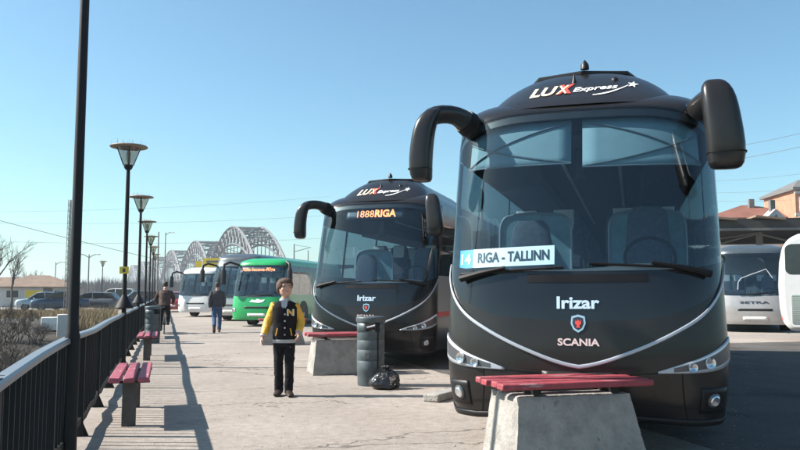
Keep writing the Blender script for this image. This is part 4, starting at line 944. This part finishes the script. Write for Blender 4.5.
MB().loft([(0,.15,.86,.06,.11),(0,.16,.90,.09,.13),(0,.17,.92,.07,.11)], 14, 2).build('saddle', M['black_plastic'], bk)
q = MB(); q.box((0,.10,.30), (.10,.05,.02)); q.tube([(.06,.08,.30),(.06,.06,.14)], .01, 6); q.tube([(-.06,.08,.30),(-.06,.06,.44)], .01, 6); q.box((.11,.0,.13), (.10,.09,.025)); q.box((-.11,.0,.31), (.10,.09,.025)); q.build('pedals', M['rim'], bk, smooth=False)

# ------------------------------------------------------------------ parked cars
def car(label, loc, rz, paint, L=4.3, Hh=1.5, estate=False, group='cars parked in the lot beyond the canal'):
    t = thing('parked_car', label, 'car', loc, rz, group); W0 = .87
    st = [(-L/2, .50, .70, .70), (-L/2+.12, .22, .86, .84), (-L/2+.7, .2, .93, .87), (-L*.12, .2, .98, .87), (L*.2, .2, .98, .87), (L/2-.5, .2, .97, .86), (L/2-.1, .24, .92, .82), (L/2, .5, .8, .7)]
    rs = []
    for y, zl, zh, hw in st:
        rs.append([(hw*x, y, zl + (zh-zl)*z) for x, z in ((-.9,0),(-1,.2),(-1.02,.55),(-.97,.9),(-.85,1),(0,1.03),(.85,1),(.97,.9),(1.02,.55),(1,.2),(.9,0),(0,-.02))])
    MB().rings(rs).build('body', M[paint], t, auto=50)
    back = L/2 - .12 if estate else L/2 - .55
    prof = [(-L*.27, .93), (-L*.09, Hh-.06), (L*.02, Hh), (back-.45, Hh-.03), (back, .95)]
    g = MB(); rs = []
    for y, z in prof: hw = W0*.94 - (z-.93)*.26; rs.append([(-hw-.0, y, .93), (-hw + (z-.93)*.0, y, z-.03 if z > 1 else z), (-hw+.12, y, z), (hw-.12, y, z), (hw, y, z-.03 if z > 1 else z), (hw, y, .93)])
    g.rings(rs).build('windows', M['winpane'], t, auto=40)
    r_ = MB(); rs = []
    for y, z in prof[1:4]: hw = W0*.94 - (z-.93)*.26 - .02; rs.append([(-hw-.015, y, z-.07), (-hw+.1, y, z+.012), (0, y, z+.03), (hw-.1, y, z+.012), (hw+.015, y, z-.07), (0, y, z-.01)])
    r_.rings(rs).build('roof', M[paint], t, auto=50)
    for s in (-1, 1):
        for y0, z0, y1, z1 in ((prof[0][0], .93, prof[1][0], Hh-.06), (L*.06, .93, L*.05, Hh-.02), (back, .95, back-.45, Hh-.03)):
            MB().tube([(s*(W0*.94-.0), y0, z0), (s*(W0*.94 - (z1-.93)*.26), y1, z1)], .03, 6).build('pillar', M[paint], t)
    for s in (-1, 1):
        for y in (-L*.31, L*.29):
            wq = MB().lathe([(.02,-.1),(.30,-.1),(.32,-.06),(.32,.06),(.30,.1),(.02,.1)], (s*.78, y, .32), 20, 'X').build('wheel', M['rubber'], t)
            MB().lathe([(.02, .0), (.19, s*.012), (.21, 0)], (s*.885, y, .32), 16, 'X').build('rim', M['lamp_dark'], wq)
        MB().ell((s*.58, -L/2+.12, .68), (.2, .10, .09), 10, 8).build('headlight', M['lamp_reflector'], t)
        MB().ell((s*.66, L/2-.06, .76), (.13, .06, .1), 10, 8).build('tail_light', M['lettering_red'], t)
        MB().ell((s*.98, -L*.15, .98), (.09, .06, .06), 10, 8).build('wing_mirror', M[paint], t)
    MB().box((0, -L/2-.0, .48), (.5, .03, .11)).build('number_plate', M['board'], t, smooth=False)
    return t
M['car_lightblue'] = mat('pale_blue_paint', (0.34, 0.42, 0.45), 0.3, 0.4, var=0.05, coat=0.5)
M['car_blue'] = mat('dark_blue_paint', (0.03, 0.055, 0.09), 0.3, 0.3, var=0.05, coat=0.5)
M['car_grey'] = mat('grey_car_paint', (0.10, 0.105, 0.11), 0.35, 0.4, var=0.05, coat=0.5)
M['car_red'] = mat('red_car_paint', (0.35, 0.03, 0.03), 0.3, var=0.05, coat=0.5)
car('pale blue hatchback parked in front of the low pavilion', tuple(gp(43, 66)), R(-62), 'car_lightblue', 4.0, 1.5)
car('dark blue car parked just right of the pale blue hatchback', tuple(gp(62, 63)), R(-66), 'car_blue', 4.4, 1.55)
car('dark grey estate car parked side-on in the lot beyond the canal', tuple(gp(94, 66)), R(-88), 'car_grey', 4.6, 1.48, True)
car('white car parked beyond the grey estate, near the park lamp', tuple(gp(115, 76)), R(-80), 'white', 4.6, 1.85, True)
car('black car parked behind the fence near the second lamp post', tuple(gp(138, 70)), R(-60), 'car_blue', 4.3, 1.6, True)
car('silver car parked between the white car and the fence', tuple(gp(128, 84)), R(-85), 'silver', 4.4, 1.5)
car('red car parked at the end of the walkway, left of the white coach', tuple(gp(177, 60)), R(8), 'car_red', 4.2, 1.5, group=None)

# ------------------------------------------------------------------ low pavilion beyond the canal
pv = thing('pavilion', 'low pale building with a tan hipped roof behind the parked cars', 'building', tuple(gp(40, 84)), R(24))
MB().box((0, 0, 1.05), (7.4, 6, 2.1)).build('wall', M['render_wall'], pv, smooth=False)
MB().add([(-4.2,-3.5,2.1),(4.2,-3.5,2.1),(4.2,3.5,2.1),(-4.2,3.5,2.1),(-1,0,3.35),(1,0,3.35),(-4.2,-3.5,1.98),(4.2,-3.5,1.98),(4.2,3.5,1.98),(-4.2,3.5,1.98)], [(0,1,5,4),(1,2,5),(2,3,4,5),(3,0,4),(0,6,7,1),(1,7,8,2),(2,8,9,3),(3,9,6,0),(6,9,8,7)]).build('roof', M['tanroof'], pv, smooth=False)
for x, wd, m_ in ((-2.4, 1.1, 'winpane'), (-.4, 1.6, 'yellow'), (2.2, 1.3, 'winpane')):
    wq = MB().box((x, -3.02, 1.35), (wd+.12, .05, .85)).build('window_frame', M['white'], pv, smooth=False); MB().box((x, -3.05, 1.35), (wd, .03, .72)).build('pane', M[m_], wq, smooth=False)
MB().box((.9, -3.02, 1.0), (.9, .05, 1.9)).build('door', M['beam'], pv, smooth=False)
# wider low wing to the left
pw = thing('shed', 'long low shed with a brown roof at the left edge behind bare trees', 'building', tuple(gp(6, 92)), R(20))
MB().box((0, 0, 1.1), (9, 6, 2.2)).build('wall', M['render_wall'], pw, smooth=False)
MB().add([(-4.9,-3.4,2.2),(4.9,-3.4,2.2),(4.9,3.4,2.2),(-4.9,3.4,2.2),(-4.9,0,3.3),(4.9,0,3.3)], [(0,1,5,4),(2,3,4,5),(1,2,5),(3,0,4),(0,3,2,1)]).build('roof', M['tanroof'], pw, smooth=False)
# concrete boxes on the bank
def on_bank(px, Y): p = gp(px, Y); p.z = bank_z(p, 1); return p
o = MB().box((0,0,.25), (.9,.8,.6)).build('concrete_box', M['white'], bevel=.03); o.location = on_bank(57, 36); tag(o, 'low white concrete box on the bank beyond the fence', 'block')
o = MB().box((0,0,.4), (.45,.45,1.1)).build('concrete_post', M['render_wall'], bevel=.03); o.location = on_bank(66.5, 34.5); tag(o, 'squat grey concrete post on the bank beside the white box', 'post')

# ------------------------------------------------------------------ bare trees and brush
def bare_tree(name, label, loc, h, seed, spread=.5, depth=5, group=None, thick=.035):
    rnd = random.Random(seed); t = thing(name, label, 'tree' if 'tree' in name else 'bush', loc, 0, group); tk = MB(); cr = MB()
    def grow(p, d, ln, r, k):
        q = p + d*ln; mid_ = p.lerp(q, .5) + Vector((rnd.uniform(-1,1), rnd.uniform(-1,1), rnd.uniform(-.4,.4)))*ln*.08
        (tk if k >= depth - 1 else cr).tube([p, mid_, q], [r, r*.82, r*.62], 6 if k > 2 else 3)
        if k == 0: return
        for _ in range(3 if k > 1 else 4):
            nd = (d + Vector((rnd.uniform(-1,1), rnd.uniform(-1,1), rnd.uniform(-.35,.75)))*spread*1.25).normalized()
            grow(q if rnd.random() < .65 else mid_, nd, ln*rnd.uniform(.6,.85), r*.55, k-1)
    if 'tree' in name: grow(Vector((0,0,0)), Vector((rnd.uniform(-.08,.08), 0, 1)), h*.28, h*thick*.6, depth)
    else:
        for _ in range(11): grow(Vector((rnd.uniform(-.3,.3), rnd.uniform(-.3,.3), -.1)), Vector((rnd.uniform(-.8,.8), rnd.uniform(-.8,.8), 1)).normalized(), h*.32, h*.016, depth-2)
    if tk.v: tk.build('trunk', M['bark'], t, auto=180)
    if cr.v: cr.build('crown', M['twig'], t, auto=180)
    return t
for k, (px, Y, h) in enumerate(((-4, 62, 7.4), (13, 66, 6.2), (27, 90, 5.6), (44, 104, 5.6), (-14, 50, 6.2))):
    bare_tree('bare_tree', ('bare tree at the far left edge, tallest of the leafless ones', 'bare tree in front of the long low shed', 'bare tree between the shed and the pavilion', 'bare tree rising behind the tan pavilion roof', 'bare tree just left of the shed, nearest the bank')[k], tuple(on_bank(px, Y) if Y < 61 else gp(px, Y)), h, 10 + k, .55, 5, 'bare trees beyond the canal')
bl = ['dark leafless bush at the left edge just above the handrail', 'dark leafless bush on the bank, second from the left edge', 'dark leafless bush low on the bank, next to the nearest lamp post', 'dark leafless bush high on the bank below the cars', 'dark leafless bush on the bank beside the white concrete box', 'dark leafless bush at the far left on top of the bank']
for k, (px, Y, h) in enumerate(((6, 27.5, 1.5), (20, 30, 1.5), (44, 30, 1.0), (26, 36, 1.0), (46, 35, .8), (2, 38, 1.5), (12, 33, 1.6), (33, 27, 1.2), (-4, 31, 1.7), (54, 29, .8), (36, 40, 1.0), (16, 41, 1.1), (10, 29, 1.3), (27, 28.5, 1.2), (40, 33, 1.2), (-2, 27, 1.3))):
    bare_tree('bare_bush', (bl + ['dark leafless bush in the middle of the bank thicket', 'dark leafless bush closest behind the near handrail', 'dark leafless bush cut by the left edge of the view', 'lowest dark leafless bush beside the nearest lamp post', 'dark leafless bush at the foot of the dry grass below the cars', 'dark leafless bush at the foot of the dry grass below the pavilion', 'dark leafless bush tangled among its neighbours at the left end of the handrail', 'dark leafless bush tangled among its neighbours just above the handrail', 'dark leafless bush in the middle of the bank, below the white box', 'lowest dark leafless bush at the left edge, over the handrail'])[k], tuple(on_bank(px, Y)), h, 40 + k, .7, 5, 'leafless bushes on the canal bank')
# dry grass strips: far too many blades to count
gv = MB(); rnd = random.Random(5)
def blades(n_, fx, hh):
    for _ in range(n_):
        p = fx(); p.z = bank_z(p, 1) if p.y < 61 else -.02; a_ = rnd.uniform(0, 6.283); l_ = hh*rnd.uniform(.5, 1.3); w_ = .02
        d = Vector((math.cos(a_), math.sin(a_), 0)); tip = p + Vector((rnd.uniform(-.5,.5), rnd.uniform(-.5,.5), 1))*l_
        gv.add([p - d*w_, p + d*w_, tip], [(0,1,2)])
blades(9000, lambda: gp(rnd.uniform(70, 118), rnd.uniform(36, 56)), .42)
blades(9000, lambda: gp(rnd.uniform(-10, 70), rnd.uniform(45, 60)), .28)
gv.build('dry_grass', M['drygrass'], smooth=False, recalc=False)['kind'] = 'stuff'
gs = MB(); rows = []
for i in range(30):
    Y = 45.5 + i*.55; rows.append([(gp(-20 + 150*j/30, Y).x, Y, bank_z(gp(-20 + 150*j/30, Y), 1) + .03) for j in range(31) if gp(-20 + 150*j/30, Y).x < fence_pt(Y, -.5).x or True])
gs.grid([[v if v[0] < fence_pt(v[1], -.3).x else (fence_pt(v[1], -.3).x, v[1], v[2]) for v in r] for r in rows]).build('grass_strip', M['drygrass'], auto=180)['kind'] = 'structure'
# far leafless wood on the other shore
tw = MB(); rnd = random.Random(9)
for _ in range(2600):
    Y = rnd.uniform(230, 300); px = rnd.uniform(-40, 330); p = gp(px, Y); h = rnd.uniform(2.6, 5.6) * (1 + .35*mnoise.noise((px*.05, 0, 0)) ) + 1.5
    r = rnd.uniform(.5, 1.3); a_ = rnd.uniform(-.5, .5)
    for k in range(5):
        tip = p + Vector((rnd.uniform(-1, 1)*r*1.4, rnd.uniform(-1,1)*r, h*rnd.uniform(.7, 1.05))); b0 = p + Vector((rnd.uniform(-.5,.5), 0, h*.05)); sd2 = Vector((.22, 0, 0))
        tw.add([b0 - sd2, b0 + sd2, tip], [(0,1,2)])
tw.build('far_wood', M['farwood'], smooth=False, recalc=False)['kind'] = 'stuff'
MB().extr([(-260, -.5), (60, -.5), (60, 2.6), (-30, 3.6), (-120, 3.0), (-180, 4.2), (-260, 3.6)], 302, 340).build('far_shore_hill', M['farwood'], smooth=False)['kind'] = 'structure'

# ------------------------------------------------------------------ railway bridge of five arched spans
brd_ = thing('railway_bridge', 'long steel railway bridge with a row of arched lattice spans', 'bridge', (-60, 300, 0), math.atan2(35, 80))
SPAN = 87.0; NP = 14; Z0 = 9.0
for k in range(6):
    y0 = -SPAN/2 + k*SPAN; m_ = MB()
    up = lambda u: Z0 + 1.5 + 16.2*4*u*(1-u); lo = lambda u: Z0 + 11.2*4*u*(1-u)
    for x in (-5.2, 5.2):
        P = [(x, y0 + SPAN*i/NP, up(i/NP)) for i in range(NP+1)]; Q = [(x, y0 + SPAN*i/NP, lo(i/NP)) for i in range(NP+1)]; D_ = [(x, y0 + SPAN*i/NP, Z0) for i in range(NP+1)]
        m_.tube(P, .58, 4); m_.tube(Q, .52, 4); m_.tube([D_[0], D_[-1]], .5, 4)
        for i in range(NP+1):
            m_.tube([P[i], Q[i]], .28, 4)
            if i % 1 == 0 and 0 < i < NP: m_.tube([Q[i], D_[i]], .17, 4)
            if i < NP: m_.tube([P[i], Q[i+1]], .25, 4); m_.tube([Q[i], P[i+1]], .25, 4)
    for i in range(NP+1):
        if 2 <= i <= NP-2:
            m_.tube([(-5.2, y0 + SPAN*i/NP, up(i/NP)), (5.2, y0 + SPAN*i/NP, up(i/NP))], .22, 4); 
            if i < NP-2: m_.tube([(-5.2, y0 + SPAN*i/NP, up(i/NP)), (5.2, y0 + SPAN*(i+1)/NP, up((i+1)/NP))], .16, 4); m_.tube([(5.2, y0 + SPAN*i/NP, up(i/NP)), (-5.2, y0 + SPAN*(i+1)/NP, up((i+1)/NP))], .16, 4)
    m_.build('arch_span', M['steel'], brd_, smooth=False)
    MB().box((0, y0, 4.2), (14, 4.5, 8.4)).build('pier', M['render_wall'], brd_, smooth=False)
MB().box((0, SPAN*2.5 - 43, 8.55), (11.4, SPAN*6 + 40, .8)).build('deck', M['steel'], brd_, smooth=False)
yb = thing('billboard', 'yellow sign board on two posts behind the white and grey coaches', 'sign', tuple(gp(209, 75)), R(-5))
MB().box((.35, 0, 4.35), (1.9, .1, .85)).build('panel', M['yellow'], yb, smooth=False)
MB().box((-1.0, 0, 4.2), (.6, .1, .6)).build('side_panel', M['yellow'], yb, smooth=False)
MB().box((.35, -.055, 4.45), (1.2, .02, .2)).build('stripe', M['beam'], yb, smooth=False)
for x in (-1.0, .9): MB().tube([(x, .08, 0), (x, .08, 4.7)], .06, 8).build('post', M['beam'], yb)

# masts and poles
def pole(name, label, px, Y, h, r, kind, group=None):
    t = thing(name, label, 'mast', tuple(gp(px, Y)), 0, group); MB().tube([(0,0,0),(0,0,h)], [r, r*.6], 8).build('shaft', M['beam'], t)
    if kind == 'double':
        for s in (-1, 1): MB().tube([(0,0,h-.35),(s*.5,0,h-.05),(s*.85,0,h)], .04, 6).build('arm', M['beam'], t); MB().ell((s*.95,0,h), (.22,.12,.07), 10, 6).build('lamp_head', M['render_wall'], t)
    if kind == 'single': MB().tube([(0,0,h-.3),(.5,0,h),(.9,0,h)], .04, 6).build('arm', M['beam'], t); MB().ell((1.0,0,h), (.25,.12,.07), 10, 6).build('lamp_head', M['render_wall'], t)
    if kind == 'catenary': MB().tube([(0,0,h-1.2),(2.6,0,h-.5)], .05, 6).build('arm', M['beam'], t); MB().tube([(0,0,h-.1),(2.4,0,h-.5)], .03, 6).build('stay', M['beam'], t)
    if kind == 'lattice':
        q = MB()
        for s in (-1, 1):
            for s2 in (-1, 1): q.tube([(s*.16,s2*.16,0),(s*.12,s2*.12,h)], .025, 4)
        n_ = int(h/.45)
        for i in range(n_):
            for s2 in (-1, 1): q.tube([(-.15,s2*.15,i*h/n_),(.15,s2*.15,(i+1)*h/n_)], .018, 4); q.tube([(-.15,s2*.15,i*h/n_),(.15,s2*.15,i*h/n_)], .018, 4)
        q.build('lattice', M['beam'], t, smooth=False)
    return t
pole('floodlight_mast', 'twin-armed street light above the parked cars', 89, 80, 5.4, .09, 'double')
pole('lattice_mast', 'thin lattice mast just left of the nearest lamp post', 68.5, 60, 8.6, .05, 'lattice')
pole('street_light', 'small single-armed street light near the pavilion roof', 56, 95, 5.2, .08, 'single')
pole('catenary_mast', 'tall plain mast among the far lamp posts, left of its pair', 158, 100, 9.3, .13, 'plain')
pole('street_light', 'tall single-armed street light beside the plain mast near the bridge', 165, 105, 9.6, .10, 'single')
pole('catenary_mast', 'dark railway mast between the green bus roof and the second coach', 294, 120, 9.0, .14, 'catenary')
pole('catenary_mast', 'thin railway mast right beside the second coach mirror', 308, 130, 8.6, .12, 'plain')
# overhead wires
def wire(label, a, b_, sag, r=.012, group='overhead wires'):
    a, b_ = Vector(a), Vector(b_); q = MB().tube([a.lerp(b_, i/24) - Vector((0,0,4*sag*(i/24)*(1-i/24))) for i in range(25)], r, 4).build('overhead_wire', M['beam']); tag(q, label, 'wire', group)
def sky_pt(px, py, Y): return Vector(((px-400)/F*Y, Y, CAMH + (294-py)/F*Y))
wire('dark overhead wire sloping down from the left edge past the lattice mast', sky_pt(-60, 205, 60), sky_pt(295, 285, 110), .6, .022)
wire('thin overhead wire lowest across the sky behind the lamp posts', sky_pt(-60, 240, 120), sky_pt(330, 238, 150), .8, .020)
wire('thin overhead wire in the middle of the left sky', sky_pt(-60, 222, 120), sky_pt(330, 215, 150), .8, .016)
wire('thin overhead wire highest in the left sky', sky_pt(-60, 212, 120), sky_pt(330, 196, 150), .8, .014)
for k, (y0, y1) in enumerate(((152, 118), (165, 132), (181, 165), (192, 182), (200, 194))):
    wire(('upper dark overhead wire above the station roofs', 'second overhead wire down above the station roofs', 'third overhead wire down above the station roofs', 'fourth overhead wire down above the station roofs', 'lowest overhead wire above the station roofs')[k], sky_pt(690, y0, 60), sky_pt(860, y1, 50), .25, .014 if k < 2 else .009, 'overhead wires above the station')

# ------------------------------------------------------------------ station canopy and brick houses on the right
cn = thing('station_canopy', 'dark station canopy with ribbed eaves behind the silver coach', 'canopy', (19, 44, 0), R(-8))
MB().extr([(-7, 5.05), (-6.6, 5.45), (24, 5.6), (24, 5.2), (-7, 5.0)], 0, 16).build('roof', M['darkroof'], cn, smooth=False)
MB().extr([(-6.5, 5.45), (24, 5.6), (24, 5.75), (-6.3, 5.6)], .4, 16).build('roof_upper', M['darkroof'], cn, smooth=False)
MB().box((8.5, -.06, 4.98), (31, .1, .14)).build('eaves_beam', M['beam'], cn, smooth=False)
sr = MB()
for k in range(12): sr.box((-6 + k*2.6, .5, 5.62), (1.6, 1.8, .10), M4=Matrix.Rotation(R(6), 3, 'Y'))
sr.build('roof_ribs', M['tanroof'], cn, smooth=False)
for k in range(5):
    x = -5 + k*7
    MB().box((x, 2.5, 2.5), (.3, .3, 5.0)).build('column', M['beam'], cn, smooth=False)
    q = MB(); q.tube([(x, 2.4, 4.9), (x+3.4, 2.4, 3.95), (x+6.8, 2.4, 4.9)], .07, 6); q.tube([(x+.2, 2.2, 3.9), (x+6.8, 2.2, 4.95)], .05, 6); q.build('truss', M['beam'], cn, smooth=False)
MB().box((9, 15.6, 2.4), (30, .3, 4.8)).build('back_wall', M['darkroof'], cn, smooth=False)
hh = thing('house', 'low house with a rust-brown hipped roof behind the station canopy', 'building', (42.5, 92, 0), R(-6))
MB().box((0, 4, 5.2), (11.5, 9, 10.4)).build('wall', M['brickwall'] if 'brickwall' in M else M['render_wall'], hh, smooth=False)
MB().add([(-6.4,-1,10.3),(6.4,-1,10.3),(6.4,9,10.3),(-6.4,9,10.3),(-.6,4,12.3),(.6,4,12.3),(-6.4,-1,10.1),(6.4,-1,10.1),(6.4,9,10.1),(-6.4,9,10.1)], [(0,1,5,4),(1,2,5),(2,3,4,5),(3,0,4),(0,6,7,1),(1,7,8,2),(2,8,9,3),(3,9,6,0),(6,9,8,7)]).build('roof', M['redroof'], hh, smooth=False)
MB().box((.2, 3, 12.3), (.6, .6, 1.2)).build('chimney', M['beam'], hh, smooth=False)
M['brick'] = mat('orange_brick', (0.40, 0.19, 0.12), 0.85, var=0.2, vscale=1.5)
kh = thing('brick_house', 'orange brick house with pale window bands at the right edge', 'building', (47.5, 88, 0), R(-4))
MB().box((2.5, 5, 6.6), (9.6, 9, 13.2)).build('wall', M['brick'], kh, smooth=False)
MB().add([(-2.7,0,13.2),(7.6,0,13.2),(7.6,10,13.2),(-2.7,10,13.2),(-2.7,0,13.5),(7.6,0,13.5),(5,5,15),(0,5,15),(-2.7,10,13.5),(7.6,10,13.5)], [(3,2,1,0),(0,1,5,4),(4,5,6,7),(5,9,6),(9,8,7,6),(8,4,7),(1,2,9,5),(2,3,8,9),(3,0,4,8)]).build('roof', M['beam'], kh, smooth=False)
for z in (10.4, 12.95, 7.9): MB().box((2.5, .44, z), (9.8, .2, .28)).build('cornice', M['render_wall'], kh, smooth=False)
for z in (11.6, 9.1):
    for x in (-1.2, 1.2, 3.6, 6.0):
        wq = MB().box((x, .46, z), (1.35, .14, 1.75)).build('window', M['render_wall'], kh, smooth=False); MB().box((x, .40, z), (.85, .1, 1.45)).build('pane', M['winpane'], wq, smooth=False)
cb = thing('roof_dormer', 'small white peaked ventilator on the canopy roof', 'ventilator', (23.5, 49, 5.7), 0)
MB().extr([(-.6, 0), (.6, 0), (.75, .25), (0, .95), (-.75, .25)], -.5, .5).build('body', M['render_wall'], cb, smooth=False); MB().extr([(-.35, .1), (.35, .1), (0, .6)], -.52, -.5).build('opening', M['winpane'], cb, smooth=False); MB().box((0, 0, 1.15), (.3, .3, .8)).build('stack', M['beam'], cb, smooth=False)

# loose grit and crumbs on the paving
gt = MB(); rnd = random.Random(21)
for _ in range(2200):
    Y = 4.5 + 22*rnd.random()**1.8; px = rnd.uniform(60, 760); p = gp(px, Y)
    if p.x < fence_pt(Y).x + .1: continue
    e_ = rnd.uniform(.003, .007)*(1 if rnd.random() < .97 else 1.8); vs = [p + Vector((rnd.uniform(-1,1)*e_, rnd.uniform(-1,1)*e_, z*e_)) for z in (0, 0, 0, .9, .7)]
    gt.add([p + Vector((e_,0,.004)), p + Vector((-e_*.6,e_,.004)), p + Vector((-e_*.5,-e_*.9,.004)), p + Vector((0,0,.004 + e_*1.1))], [(0,1,3),(1,2,3),(2,0,3),(0,2,1)])
gt.build('grit', M['render_wall'], smooth=False, recalc=False)['kind'] = 'stuff'

# ------------------------------------------------------------------ the air
hz = bpy.data.materials.new('haze'); hz.use_nodes = True; n = hz.node_tree.nodes; n.clear()
pv_ = n.new('ShaderNodeVolumePrincipled'); pv_.inputs['Color'].default_value = (.80, .88, .96, 1); pv_.inputs['Density'].default_value = .00045; pv_.inputs['Anisotropy'].default_value = .2
ho = n.new('ShaderNodeOutputMaterial'); hz.node_tree.links.new(pv_.outputs[0], ho.inputs['Volume'])
MB().box((0, 1100, 20), (5400, 2900, 50)).build('haze', hz, smooth=False)['kind'] = 'stuff'
